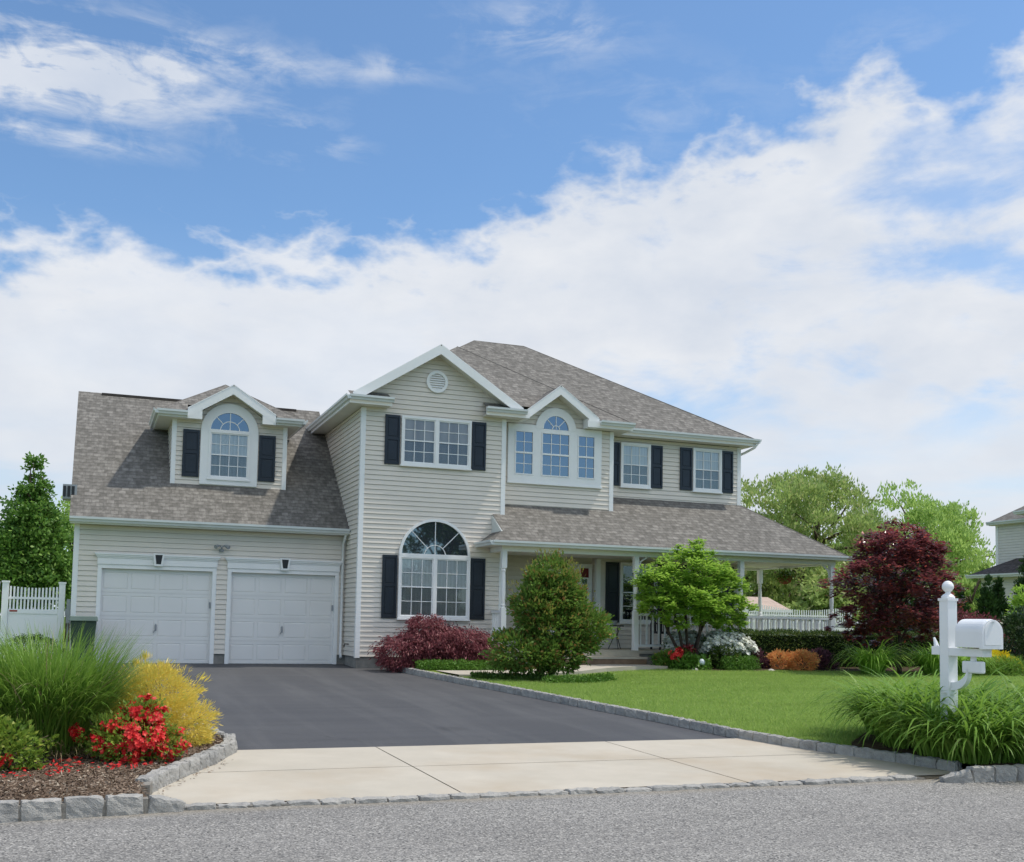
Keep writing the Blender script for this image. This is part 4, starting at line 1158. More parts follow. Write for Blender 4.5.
# wall lantern by the gable's side wall
ln = MB(); ln.box(9.77, 9.79, -.83, -.71, 2.0, 2.3); ln.tube([(9.79, -.77, 2.2), (9.87, -.77, 2.24), (9.90, -.77, 2.2)], .012, 6)
ln.lathe((9.90, -.77, 1.88), [(.03, 0), (.075, .05), (.085, .22), (.10, .24), (.03, .32), (.01, .36)], 6)
ln.build('wall_lantern', M['black'], H)
# outdoor tap by the corner
tp = MB(); tp.tube([(6.14, -.62, .50), (6.05, -.62, .50), (6.03, -.62, .42)], .014, 6); tp.lathe((6.06, -.62, .50), [(.03, .0), (.03, .015)], 8); tp.build('garden_tap', M['black'], H)

# ---------------------------------------------------------------- granite kerb blocks
def block_mesh(name, L, Wd, Ht, seed):
    rs = random.Random(seed)
    bm = bmesh.new(); bmesh.ops.create_cube(bm, size=1.0)
    bmesh.ops.subdivide_edges(bm, edges=bm.edges[:], cuts=3, use_grid_fill=True)
    for v in bm.verts:
        e = sum(abs(abs(c) - .5) < 1e-4 for c in v.co)
        v.co = Vector((v.co.x * L, v.co.y * Wd, (v.co.z) * Ht))
        k = {1: .0, 2: .005, 3: .011}[e] if e else 0
        v.co -= Vector((math.copysign(k, v.co.x) if abs(abs(v.co.x) - L / 2) < 1e-4 else 0, math.copysign(k, v.co.y) if abs(abs(v.co.y) - Wd / 2) < 1e-4 else 0, math.copysign(k, v.co.z) if abs(abs(v.co.z) - Ht / 2) < 1e-4 else 0))
        v.co += Vector((rs.uniform(-1, 1), rs.uniform(-1, 1), rs.uniform(-1, 1))) * .0075
    bmesh.ops.subdivide_edges(bm, edges=bm.edges[:], cuts=1, use_grid_fill=True, smooth=0.15)
    for v in bm.verts:
        v.co += Vector((rs.uniform(-1, 1), rs.uniform(-1, 1), rs.uniform(-1, 1))) * .0035
    me = bpy.data.meshes.new(name); bm.to_mesh(me); bm.free()
    me.materials.append(M['granite']); return me
BLK = [block_mesh('granite_block', .270, .125, .24, k) for k in range(6)]
def put_block(x, y, z, rot, label, group, sx=1.0, sy=1.0, tilt=0.0):
    o = bpy.data.objects.new('granite_block', random.choice(BLK)); COL.objects.link(o)
    o.location = (x, y, z); o.rotation_euler = (random.uniform(-.03, .03) + tilt, random.uniform(-.02, .02), rot + random.uniform(-.025, .025))
    o.scale = (sx * random.uniform(.96, 1.03), sy * random.uniform(.94, 1.05), 1)
    return tag(o, label, 'kerb stone', group)
def along(pts, step):
    """points and headings every step along a polyline"""
    out = []; acc = 0.0
    for a, b in zip(pts[:-1], pts[1:]):
        d = math.hypot(b[0] - a[0], b[1] - a[1]); t = -acc
        while t + step <= d + 1e-9:
            t += step
            if t >= 0: out.append((a[0] + (b[0] - a[0]) * t / d, a[1] + (b[1] - a[1]) * t / d, math.atan2(b[1] - a[1], b[0] - a[0])))
        acc = d - t
    return out
# street kerb on the left
for k in range(12):
    x = .68 - k * .300
    put_block(x, -17.20 - .13 * (.7 - x), -.462 + .005 * (k % 2), .12, 'rough grey granite block of the raised street kerb in front of the mulch bed', 'granite street kerb blocks by the mulch bed', 1.06)
o = put_block(.985, -17.17, -.50, .10, 'sloping end block where the mulch bed kerb drops to the driveway apron', 'granite street kerb blocks by the mulch bed', 1.05)
o.rotation_euler[1] = .24
# kerb between bed and apron
lp = [(xl(y) - .07, y) for y in np.linspace(-16.55, -13.3, 30)]
for (x, y, h) in along(lp, .275):
    put_block(x, y, gh(y) + .03, h, 'pale granite block edging the mulch bed beside the concrete apron', 'granite blocks edging the mulch bed', 1.0, 1.1)
lp = [(xl(y) - .07, y) for y in np.linspace(-13.2, -.3, 60)]
for (x, y, h) in along(lp, .275):
    if y < -9: put_block(x, y, gh(y) + .0, h, 'granite block edging the bed behind the yellow shrub beside the asphalt', 'granite blocks behind the yellow shrub')
# flush strip at the road edge
for k in range(27):
    x = 1.26 + k * .284
    if x < 8.5: put_block(x, -17.10 + .02 * math.sin(k * .8), -.578 + random.uniform(-.006, .01), 0, 'flush granite block in the strip between concrete apron and road', 'flush granite blocks along the apron', 1.02, 1.25)
# long kerb along the lawn
rp = [(xr(y) + .06, y) for y in np.linspace(-17.0, -1.7, 90)]
for (x, y, h) in along(rp, .272):
    put_block(x, y, gh(y) + .0, h, 'grey granite block in the long kerb between driveway and lawn', 'granite blocks between driveway and lawn')
# street kerb on the right
put_block(8.80, -17.40, -.51, -.25, 'sloping end block of the street kerb below the daylilies', 'granite street kerb blocks by the daylilies', 1.15).rotation_euler[1] = -.28
for k in range(22):
    x = 9.08 + k * .284
    put_block(x, -17.42 - .010 * k - .0009 * k * k, -.452, -.04 - .004 * k, 'rough grey granite block of the street kerb below the daylilies', 'granite street kerb blocks by the daylilies')

mo = MB()
mo.box(.70, .98, -17.14, -16.45, -.6, -.468); mo.quadbox([(-4, -17.86, -.6), (.86, -17.23, -.6), (.86, -17.12, -.6), (-4, -17.75, -.6), (-4, -17.86, -.375), (.86, -17.23, -.375), (.86, -17.12, -.375), (-4, -17.75, -.375)]); mo.box(1.0, 8.6, -17.15, -17.04, -.6, -.476)
for i in range(40):
    y0, y1 = -16.6 + 15 * i / 40, -16.6 + 15 * (i + 1) / 40
    for fx, sg in ((xr, .06), (xl, -.07)):
        if fx is xl and y1 > -9: continue
        tz = .09 if (fx is xr or y0 > -13.3) else .12
        mo.quadbox([(fx(y0) + sg - .045, y0, -.6), (fx(y0) + sg + .045, y0, -.6), (fx(y1) + sg + .045, y1, -.6), (fx(y1) + sg - .045, y1, -.6), (fx(y0) + sg - .045, y0, gh(y0) + tz), (fx(y0) + sg + .045, y0, gh(y0) + tz), (fx(y1) + sg + .045, y1, gh(y1) + tz), (fx(y1) + sg - .045, y1, gh(y1) + tz)])
for k in range(22):
    x = 9.08 + k * .284; yy = -17.42 - .010 * k - .0009 * k * k; mo.box(x - .15, x + .15, yy - .04, yy + .04, -.6, -.37)
struct(mo.build('kerb_mortar', plain('mortar', (.23, .215, .19), .95, .1, .25, 15, .4, 60)))
# ---------------------------------------------------------------- mailbox
MX, MY = 9.52, -16.5
mbx = empty('mailbox', (MX, MY, -.42), 'white mailbox with rounded top on a square post with ball finial', 'mailbox')
p = MB(); s_ = .068
p.box(MX - s_, MX + s_, MY - s_, MY + s_, -.6, 1.42); p.build('post', M['mail'], mbx, bevel=.006)
p = MB(); p.box(MX - .077, MX + .077, MY - .077, MY + .077, 1.405, 1.435)
p.lathe((MX, MY, 0), [(r_, z_ - .04) for r_, z_ in ((.077, 1.475), (.074, 1.495), (.055, 1.515), (.032, 1.53), (.028, 1.545), (.045, 1.56), (.062, 1.585), (.066, 1.61), (.060, 1.635), (.042, 1.66), (.02, 1.673), (.004, 1.676))], 18)
p.build('ball_finial', M['mail'], mbx, smooth=False)
bx = MB(); b0, b1 = MY - .255, MY - .635; hw = .14; zb, zs = .885, 1.06
prof = [(-hw, zb), (-hw, zs)] + [(-hw * math.cos(math.pi * k / 14), zs + hw * math.sin(math.pi * k / 14)) for k in range(1, 14)] + [(hw, zs), (hw, zb)]
bx.prism([(MX + a, b1, z) for a, z in prof], [(MX + a, b0, z) for a, z in prof])
bx.build('box_body', M['mail'], mbx, bevel=.006)
dr_ = MB(); pr2 = [(a * 1.035, zb + (z - zb) * 1.02 - .012) for a, z in prof]
dr_.prism([(MX + a, b1 - .03, z) for a, z in pr2], [(MX + a, b1 + .02, z) for a, z in pr2]); pr3 = [(a * .82, zb + .03 + (z - zb) * .84) for a, z in prof]
dr_.prism([(MX + a, b1 - .036, z) for a, z in pr3], [(MX + a, b1 - .03, z) for a, z in pr3])
dob = dr_.build('box_door', M['mail'], mbx, bevel=.004)
k_ = MB(); k_.box(MX - .02, MX + .02, b1 - .055, b1 - .037, 1.17, 1.19); k_.build('handle', M['mail'], dob)
am = MB(); am.box(MX - .066, MX + .066, MY - .58, MY - .07, .785, .875); am.box(MX - .066, MX + .066, MY + .07, MY + .20, .79, .885)
am.build('support_arm', M['mail'], mbx, bevel=.004)
fg = MB(); fg.tube([(MX, MY + .19, .885), (MX, MY + .205, .93), (MX, MY + .23, .985)], [.03, .022, .012], 8); fg.build('arm_finial', M['mail'], mbx)
pq = MB(); pq.box(MX - .018, MX + .018, MY - .42, MY - .34, .72, .79); pq.box(MX - .03, MX + .03, MY - .53, MY - .23, .60, .735); pq.build('name_plaque', M['mail'], mbx, bevel=.02)
br = MB()
arc = [(MX, MY - .06 - .26 * math.sin(t), .44 + .19 * (1 - math.cos(t))) for t in np.linspace(0, math.pi / 2, 9)]
for a, b in zip(arc[:-1], arc[1:]):
    br.quadbox([(a[0] - .03, a[1], a[2] - .045), (a[0] + .03, a[1], a[2] - .045), (b[0] + .03, b[1], b[2] - .045), (b[0] - .03, b[1], b[2] - .045), (a[0] - .03, a[1], a[2] + .045), (a[0] + .03, a[1], a[2] + .045), (b[0] + .03, b[1], b[2] + .045), (b[0] - .03, b[1], b[2] + .045)])
br.build('curved_brace', M['mail'], mbx)

# ---------------------------------------------------------------- left side: gate, meter, bin, AC
gate = empty('gate', (-.75, .3, 0), 'white vinyl gate with dipped picket top beside the garage', 'gate')
q = MB()
for x in (-1.37, -.21): 
    q = MB(); q.box(x - .065, x + .065, .235, .365, -.1, 1.76); q.box(x - .08, x + .08, .22, .38, 1.76, 1.80); q.build('post', M['fence'], gate)
q = MB(); q.box(-1.30, -.28, .28, .32, .05, 1.10)
for k in range(9): q.box(-1.30 + k * .1133, -1.30 + k * .1133 + .004, .276, .279, .08, 1.06) if False else None
q.box(-1.30, -.28, .265, .335, 1.08, 1.18); q.box(-1.30, -.28, .265, .335, .03, .12); q.build('panel', M['fence'], gate)
q = MB(); q.box(-1.30, -.28, .28, .32, 1.40, 1.45); q.build('rail', M['fence'], gate)
for k in range(14):
    t = (k + .5) / 14; x = -1.30 + 1.02 * t; top = 1.69 - .035 * math.sin(math.pi * t)
    q = MB(); q.box(x - .019, x + .019, .289, .311, 1.18, top); q.build('picket', M['fence'], gate)
q = MB(); q.box(-1.27, -1.11, .258, .264, 1.12, 1.155); q.build('sign_plate', M['sign'], gate)
fn2 = empty('fence', (-2.6, .32, 0), 'plain white vinyl fence panel at the far left edge', 'fence')
q = MB(); q.box(-4.2, -1.62, .30, .34, .0, 1.72); q.build('panel', M['fence'], fn2)
q = MB(); q.box(-1.62, -1.49, .26, .39, -.1, 1.78); q.build('post', M['fence'], fn2)
ub = MB(); ub.box(-.10, -.022, .10, .32, .88, 1.42); ub.box(-.13, -.10, .14, .26, 1.05, 1.2); ub.tube([(-.06, .21, .88), (-.06, .21, .2)], .02, 6)
ubo = ub.build('utility_box', M['grey'], None, (-.06, .2, .88)); tag(ubo, 'grey utility box on the garage corner beside the white gate', 'utility box')
ac = empty('air_conditioner', (-.15, .5, 3.7), 'window air conditioner sticking out of the garage side wall', 'air conditioner')
q = MB(); q.box(-.30, .0, .30, .82, 3.69, 4.02); q.build('case', M['grey'], ac)
for k in range(3):
    q = MB(); q.box(-.29 + .09 * k, -.23 + .09 * k, .285, .299, 3.74, 3.98); q.build('grille', M['black'], ac)
binr = empty('trash_bin', (.27, -.55, 0), 'dark green wheeled rubbish bin at the left garage corner', 'rubbish bin')
q = MB(); q.prism([(.07, -.75, .02), (.47, -.75, .02), (.47, -.33, .02), (.07, -.33, .02)], [(.0, -.82, .94), (.54, -.82, .94), (.54, -.26, .94), (.0, -.26, .94)]); q.build('body', M['binm'], binr, bevel=.02)
q = MB(); q.prism([(-.03, -.86, .94), (.57, -.86, .94), (.57, -.24, .94), (-.03, -.24, .94)], [(-.01, -.84, 1.05), (.55, -.84, 1.05), (.55, -.26, 1.05), (-.01, -.26, 1.05)]); q.build('lid', plain('bin_lid', (.15, .20, .18), .5, .4, .1), binr, bevel=.015)
q = MB(); q.tube([(.05, -.22, .95), (.49, -.22, .95)], .018, 8); q.build('handle', M['binm'], binr)
for x in (.08, .46):
    q = MB(); q.tube([(x - .03, -.30, .10), (x + .03, -.30, .10)], .10, 14); q.build('wheel', M['black'], binr)

# ---------------------------------------------------------------- plants, near left bed
def leafy(name, loc, label, cat, group=None):
    return empty(name, loc, label, cat, group)
# tall grass clump
tg = leafy('ornamental_grass', (.12, -14.55, -.33), 'tall arching clump of green ornamental grass behind the red azalea', 'grass clump')
n = 3400
rad = np.sqrt(RNG.random(n)) * .46; th = RNG.random(n) * 2 * math.pi
base = np.stack([.0 + rad * np.cos(th) * 1.0, -14.5 + rad * np.sin(th) * .7, np.full(n, -.33)], 1)
az = th + RNG.normal(size=n) * .6
blades('blade_clump', [M['reed'], M['straw']], tg, base, az, .03 + rad * .36 + .08 * RNG.random(n), 0.85 + .62 * RNG.random(n), .009 + .008 * RNG.random(n), .4 + 1.5 * RNG.random(n) ** 1.4, 8, (RNG.random(n) > .975).astype(int))
n = 500
rad = .30 + .28 * RNG.random(n); th = RNG.random(n) * 2 * math.pi
base = np.stack([.08 + rad * np.cos(th) * 1.1, -14.5 + rad * np.sin(th) * .7, np.full(n, -.34)], 1)
blades('dry_blade_skirt', M['straw'], tg, base, th + RNG.normal(size=n) * .5, .5 + .5 * RNG.random(n), .25 + .30 * RNG.random(n), .006 + .004 * RNG.random(n), .9 + .6 * RNG.random(n), 5)
# second, thinner clump further left / back
tg2 = leafy('ornamental_grass', (-.75, -14.1, -.33), 'narrow green grass clump at the left picture edge behind the yellow green azalea', 'grass clump')
n = 1500
rad = np.sqrt(RNG.random(n)) * .42; th = RNG.random(n) * 2 * math.pi
base = np.stack([-.75 + rad * np.cos(th), -14.2 + rad * np.sin(th), np.full(n, -.33)], 1)
blades('blade_clump', [M['reed'], M['straw']], tg2, base, th + RNG.normal(size=n) * .6, .05 + rad * .4, .80 + .5 * RNG.random(n), .008 + .006 * RNG.random(n), .4 + 1.1 * RNG.random(n) ** 1.5, 6, (RNG.random(n) > .975).astype(int))

def stems(mb, c, tips, r0=.012, r1=.004, bow=.12):
    for t in tips:
        pth = limb_path(c, t, bow, 4); mb.tube(pth, list(np.linspace(r0, r1, 5)), 5)

def shrub(name, loc, label, cat, mat, blobs, n, ln, wd, mode='rand', per=30, sigma=.13, hollow=.6, stem='wood', group=None, partname='foliage', zmin=None, ntips=10):
    t = leafy(name, loc, label, cat, group)
    foliage(partname, mat, t, blobs, n, ln, wd, per, sigma, hollow, mode, zmin)
    sm = MB(); tips = []
    for k in range(ntips):
        b = random.choice(blobs); d = norm(RNG.normal(size=3)); tips.append((b[0] + d[0] * b[3] * .8, b[1] + d[1] * b[4] * .8, b[2] + abs(d[2]) * b[5] * .8))
    stems(sm, loc, tips); sm.build('stem', M[stem], t)
    return t
# yellow thread cypress
t = shrub('gold_cypress', (1.15, -13.95, -.33), 'golden yellow thread leaf shrub at the driveway edge behind the red azalea', 'shrub', M['gold'],
          [(1.0, -13.95, .12, .50, .5, .42), (1.32, -13.9, -.08, .40, .42, .30), (.75, -13.8, .05, .35, .4, .32), (1.08, -13.8, .36, .26, .3, .18), (1.42, -14.0, -.22, .24, .3, .16), (.8, -14.2, -.05, .3, .3, .25)], 26000, .055, .009, 'out', 24, .10, .7)
p_, o_ = clump_points([(1.05, -13.95, .12, .55, .5, .48), (1.38, -13.95, -.08, .3, .4, .30)], 1800, 34, .05, .98)
np_mesh('thread_tip', leaves(p_, norm(o_ + np.array([0, 0, .6]) + .4 * RNG.normal(size=(1800, 3))), norm(RNG.normal(size=(1800, 3))), .05 + .06 * RNG.random(1800), np.full(1800, .011)), 4, M['gold'], t)
# red azalea
azb = [(.80, -15.2, -.12, .30, .27, .22), (1.05, -15.15, -.16, .24, .25, .18), (.62, -15.1, -.10, .22, .22, .2), (.92, -15.05, .10, .2, .2, .17), (.40, -14.95, -.05, .13, .15, .12)]
t = shrub('red_azalea', (.88, -15.2, -.37), 'azalea shrub covered in bright red flowers above the mulch', 'azalea', M['azleaf'], azb, 4200, .045, .022, 'out', 16, .14, .75)
blossoms('blossom', M['redflower'], t, azb, 1750, .050, 20, .13, .98, -.32)
azb2 = [(-.30, -15.55, -.12, .26, .24, .22), (-.55, -15.5, -.02, .25, .25, .24), (-.12, -15.5, -.22, .17, .18, .12), (.06, -15.35, -.10, .10, .1, .06)]
t = shrub('azalea', (-.35, -15.55, -.37), 'yellow green azalea with a few red flowers at the left picture edge', 'azalea', M['azleaf'], azb2, 2600, .055, .028, 'out', 12, .12, .8)
blossoms('blossom', M['redflower'], t, [(-.33, -15.72, -.15, .14, .08, .1), (-.5, -15.7, -.05, .1, .08, .1)], 60, .065, 9, .25, .97)
# round boxwood by the gate
shrub('boxwood', (-.75, -1.0, .05), 'low round clipped green bush in front of the white gate', 'bush', M['box'], [(-.75, -1.0, .33, .58, .5, .30)], 6000, .035, .02, 'rand', 40, .08, .85)

# mulch chips and petals
def chips(name, mat, poly_fn, n, x0, x1, y0, y1, ln, wd, lift=.03):
    x = RNG.uniform(x0, x1, n); y = RNG.uniform(y0, y1, n)
    k = np.array([poly_fn(a, b) for a, b in zip(x, y)]); x, y = x[k], y[k]; n = len(x)
    z = np.array([lawn_z(a, b) for a, b in zip(x, y)]) + lift + .02 * RNG.random(n)
    ax = norm(np.stack([RNG.normal(size=n), RNG.normal(size=n), .25 * RNG.normal(size=n)], 1)); nr = norm(np.array([0, 0, 1.0]) + .5 * RNG.normal(size=(n, 3)))
    return np_mesh(name, leaves(np.stack([x, y, z], 1), ax, nr, ln * (.5 + RNG.random(n)), wd * (.5 + RNG.random(n))), 4, mat)
inbed = lambda x, y: x < (xl(y) - .16 if y > -16.45 else .84) and y > -17.10 - .13 * (.7 - x)
o = chips('mulch_chips', M['chip'], inbed, 46000, -1.7, 2.0, -17.35, -13.2, .040, .013, .030); o['kind'] = 'stuff'; tag(o, 'brown bark chips covering the kerbed bed at lower left', 'mulch')
def petal_ok(x, y):
    return inbed(x, y) and (math.hypot((x - .85) / .75, (y + 15.45) / .40) < 1 + .3 * random.random() or math.hypot((x + .1) / .45, (y + 15.85) / .35) < 1)
o = chips('fallen_petals', M['redflower'], petal_ok, 620, -1.0, 2.0, -16.6, -15.0, .04, .03, .06); o['kind'] = 'stuff'; tag(o, 'scattered red petals fallen on the mulch below the azalea', 'petals')
deb = lambda x, y: math.hypot((x - 1.0) / .28, (y + 17.0) / .12) < 1 or abs(x - xl(y) - .05) < .05 + .05 * random.random()
x_ = RNG.uniform(.75, 2.0, 900); y_ = RNG.uniform(-17.1, -14.5, 900); k = np.array([deb(a, b) for a, b in zip(x_, y_)]); x_, y_ = x_[k], y_[k]; n = len(x_)
z_ = np.array([gh(b) for b in y_]) + .02
o = np_mesh('leaf_litter', leaves(np.stack([x_, y_, z_], 1), norm(RNG.normal(size=(n, 3)) * np.array([1, 1, .15])), norm(np.array([0, 0, 1.0]) + .4 * RNG.normal(size=(n, 3))), .02 + .03 * RNG.random(n), .008 + .01 * RNG.random(n)), 4, M['chip'])
o['kind'] = 'stuff'; tag(o, 'brown leaf litter gathered along the apron kerb', 'debris')

# ---------------------------------------------------------------- daylilies round the mailbox
def lily(x, y, r, h, label, group, n=170, mat='lily'):
    t = leafy('daylily', (x, y, lawn_z(x, y)), label, 'daylily', group)
    rad = np.sqrt(RNG.random(n)) * r * .45; th = RNG.random(n) * 2 * math.pi
    base = np.stack([x + rad * np.cos(th), y + rad * np.sin(th), np.full(n, lawn_z(x, y) + .02)], 1)
    blades('blade_clump', M[mat], t, base, th + RNG.normal(size=n) * .45, .04 + .42 * RNG.random(n), h * (1.2 + 1.05 * RNG.random(n)), .027 + .017 * RNG.random(n), 1.4 + 1.2 * RNG.random(n), 8)
    return t
LG = 'daylily clumps in the bed round the mailbox'
LL = 'arching green daylily clump in the bed around the white mailbox'
for (x, y, r, h) in ((9.46, -16.95, .38, .52), (9.95, -17.02, .40, .58), (9.42, -16.35, .38, .56), (9.52, -15.7, .40, .62), (9.95, -15.05, .40, .66), (10.2, -14.5, .38, .66), (9.85, -16.3, .42, .62), (9.95, -15.65, .42, .68), (9.42, -16.7, .34, .5), (9.68, -16.95, .36, .54), (9.72, -15.95, .4, .62), (9.7, -15.3, .36, .6), (10.45, -17.02, .42, .60), (10.95, -17.05, .42, .58), (11.5, -17.05, .42, .56), (12.1, -17.0, .42, .54), (12.8, -17.0, .42, .52),
                     (10.35, -16.3, .42, .64), (10.4, -15.6, .42, .68), (10.5, -14.95, .40, .66), (10.95, -16.4, .42, .62), (10.95, -15.7, .42, .64), (11.05, -15.0, .42, .64), (11.55, -16.3, .42, .60), (11.6, -15.5, .42, .62), (11.7, -14.8, .42, .60), (12.2, -16.2, .42, .56), (12.3, -15.4, .42, .58), (12.9, -16.2, .42, .54), (10.85, -14.4, .4, .62)):
    lily(x, y, r, h, LL, LG)
# clumps under the purple maple
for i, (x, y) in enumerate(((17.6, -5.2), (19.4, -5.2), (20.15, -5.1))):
    lily(x, y, .55, .60, ('broad bright green daylily clump to the left of the purple maple trunk', 'green daylily clump just right of the purple maple trunk', 'green daylily clump between purple maple trunk and mailbox')[i], 'daylily clumps under the purple maple', 330, 'brightened_lily')

# ---------------------------------------------------------------- gable bed and big shrub
lb = [(7.75, -2.2, .55, .75, .6, .55), (7.05, -2.25, .35, .62, .5, .42), (8.45, -2.25, .48, .70, .55, .48), (8.95, -2.2, .35, .38, .4, .36), (7.6, -2.1, .95, .4, .4, .3)]
shrub('laceleaf_maple', (7.8, -2.15, .0), 'low mounded dark red laceleaf maple under the arched window', 'shrub', M['laceleaf'], lb, 30000, .085, .021, 'down', 34, .12, .78, 'darkwood', zmin=-.05, ntips=14)
def cover(name, label, xs, n, mat, h, group=None, ln=.06, wd=.025):
    """low ground cover along a polyline of (x, y, halfwidth)"""
    t = leafy(name, (xs[0][0], xs[0][1], lawn_z(xs[0][0], xs[0][1])), label, 'ground cover', group)
    seg = RNG.integers(0, len(xs) - 1, n); u = RNG.random(n)
    A_ = np.array(xs)[seg]; B_ = np.array(xs)[seg + 1]; P = A_ + (B_ - A_) * u[:, None]
    off = RNG.uniform(-1, 1, n); x = P[:, 0] + RNG.normal(size=n) * .05; y = P[:, 1] + off * P[:, 2]
    z = np.array([lawn_z(a, b) for a, b in zip(x, y)]) + h * RNG.random(n) * np.sqrt(np.clip(1 - off ** 2, .05, 1))
    ax = norm(RNG.normal(size=(n, 3)) + np.array([0, 0, .6])); nr = norm(RNG.normal(size=(n, 3)) + np.array([0, 0, .8]))
    np_mesh('foliage', leaves(np.stack([x, y, z], 1), ax, nr, ln * (.6 + .8 * RNG.random(n)), np.full(n, wd)), 4, mat, t)
    return t
cover('creeping_juniper', 'low strip of green ground cover in front of the red laceleaf maple', [(7.2, -2.95, .25), (8.2, -3.0, .28), (9.5, -2.9, .3)], 5500, M['gcover'], .20)
cover('pachysandra', 'flat dark green ground cover between walk and lawn beside the big bush', [(7.65, -5.4, .18), (8.3, -5.7, .3), (9.0, -5.9, .35)], 4500, M['box'], .12)
cover('pachysandra', 'green ground cover at the foot of the big bush beside the walk', [(8.8, -6.45, .2), (9.7, -6.4, .25), (10.4, -6.0, .2)], 2600, M['gcover'], .14)
bb = [(9.0, -5.65, 1.75, .38, .4, .40), (8.95, -5.65, 1.2, .48, .45, .42), (9.22, -5.60, 2.02, .42, .4, .42), (9.14, -5.60, 1.62, .56, .5, .42), (9.57, -5.60, 1.40, .48, .5, .40), (9.95, -5.65, .98, .58, .5, .44), (9.24, -5.65, .95, .62, .6, .5), (8.82, -5.65, 1.38, .46, .45, .42), (9.47, -5.65, 1.78, .40, .4, .36), (8.34, -5.70, .50, .50, .5, .40), (8.77, -5.75, .45, .52, .5, .40), (9.27, -5.75, .45, .55, .5, .38), (9.67, -5.70, .62, .42, .4, .34)]
t = shrub('viburnum', (9.22, -5.65, 0), 'large rounded green bush with bronze tips in front of the porch entrance', 'bush', M['bush'], bb, 30000, .085, .044, 'out', 34, .125, .70, 'wood', zmin=.0, ntips=30)
foliage('new_growth', leafmat('bronze_tip', (.13, .17, .03), (.28, .25, .06), (.32, .12, .05), trans=.3, big=3), t, [(9.22, -5.60, 1.45, .85, .75, 1.08)], 900, .08, .03, 10, .07, .95, 'up')

# ---------------------------------------------------------------- trees
def multi_trunk(mb, base, tips, r0, r1, bow=.08):
    for tp_ in tips:
        pth = limb_path(base, tp_, bow, 6); mb.tube(pth, list(np.linspace(r0, r1, 7)), 7)
def tree(name, base, label, cat, mat, blobs, n, ln, wd, trunk_r, forks, mode='rand', per=40, sigma=.12, hollow=.6, bark='wood', group=None, single=None, branches=16):
    t = leafy(name, base, label, cat, group)
    foliage('crown', mat, t, blobs, n, ln, wd, per, sigma, hollow, mode)
    mb = MB()
    if single:       # one trunk to 'single' height, then limbs
        top = (base[0] + random.uniform(-.1, .1), base[1], base[2] + single)
        mb.tube([base, (base[0], base[1], base[2] + single * .12), ((base[0] + top[0]) / 2, base[1], base[2] + single * .5), top], [trunk_r * 1.25, trunk_r, trunk_r * .85, trunk_r * .6], 9)
        src = [top, (base[0], base[1], base[2] + single * .75)]
    else:
        multi_trunk(mb, base, forks, trunk_r, trunk_r * .45); src = forks
    for k in range(branches):
        b = blobs[k % len(blobs)]; d = norm(RNG.normal(size=3)); s0 = min(src, key=lambda q: (q[0] - b[0]) ** 2 + (q[1] - b[1]) ** 2 + (q[2] - b[2]) ** 2)
        tip = (b[0] + d[0] * b[3] * .85, b[1] + d[1] * b[4] * .85, b[2] + (abs(d[2]) * .8 - .1) * b[5])
        mb.tube(limb_path(s0, tip, .12, 5), list(np.linspace(trunk_r * .45, trunk_r * .08, 6)), 5)
    mb.build('trunk', M[bark], t, smooth=True)
    return t
# lime green Japanese maple by the steps
gx, gy = 13.88, -3.25
blobs = [(gx, gy, 2.35, .85, .8, .62), (gx - .75, gy, 2.05, .75, .7, .55), (gx + .75, gy + .1, 1.95, .78, .7, .6), (gx - .1, gy - .3, 1.75, .9, .7, .5), (gx - .9, gy - .1, 1.55, .55, .6, .35), (gx + 1.05, gy, 1.5, .55, .6, .38), (gx + .1, gy, 2.85, .5, .5, .3), (gx + .45, gy - .2, 1.4, .6, .6, .3), (gx - .45, gy - .3, 1.3, .55, .5, .28), (gx + .95, gy - .1, 1.25, .5, .5, .26), (gx - 1.05, gy, 1.9, .5, .5, .4)]
tree('lime_maple', (gx, gy, .08), 'bright lime green maple with several thin trunks beside the porch steps', 'tree', M['lime'], blobs, 25000, .095, .058, .05,
     [(gx - .55, gy - .1, 1.5), (gx - .15, gy, 1.6), (gx + .2, gy + .05, 1.6), (gx + .45, gy - .1, 1.5), (gx - .8, gy, 1.35)], 'flat', 60, .095, .62, 'darkwood', branches=26)
# purple maple
mx_, my_ = 18.55, -5.0
blobs = [(mx_, my_, 2.5, 1.25, 1.2, 1.0), (mx_ - 1.0, my_, 2.1, .95, .9, .75), (mx_ + .72, my_, 2.2, .85, .9, .85), (mx_ + .15, my_, 3.15, .90, .9, .55), (mx_ - .6, my_ - .2, 2.75, .9, .8, .65), (mx_ - 1.2, my_, 1.35, .75, .7, .38), (mx_ + .7, my_ - .1, 1.4, .65, .7, .45), (mx_, my_ - .5, 1.7, 1.1, .8, .6), (mx_ - 1.55, my_ - .1, 1.05, .45, .45, .26), (mx_ - .8, my_ - .2, 1.0, .6, .6, .3), (mx_ + .4, my_ - .3, 1.1, .7, .6, .35), (mx_ + .6, my_, 2.85, .7, .7, .5)]
tree('purple_maple', (mx_, my_, .02), 'spreading dark purple Japanese maple on the lawn beside the mailbox', 'tree', M['purple'], blobs, 26000, .105, .062, .055,
     [(mx_ - .35, my_, 1.2), (mx_ + .3, my_, 1.3), (mx_, my_ + .2, 1.5), (mx_ - .7, my_ - .1, 1.0)], 'flat', 60, .085, .6, 'darkwood', branches=34)
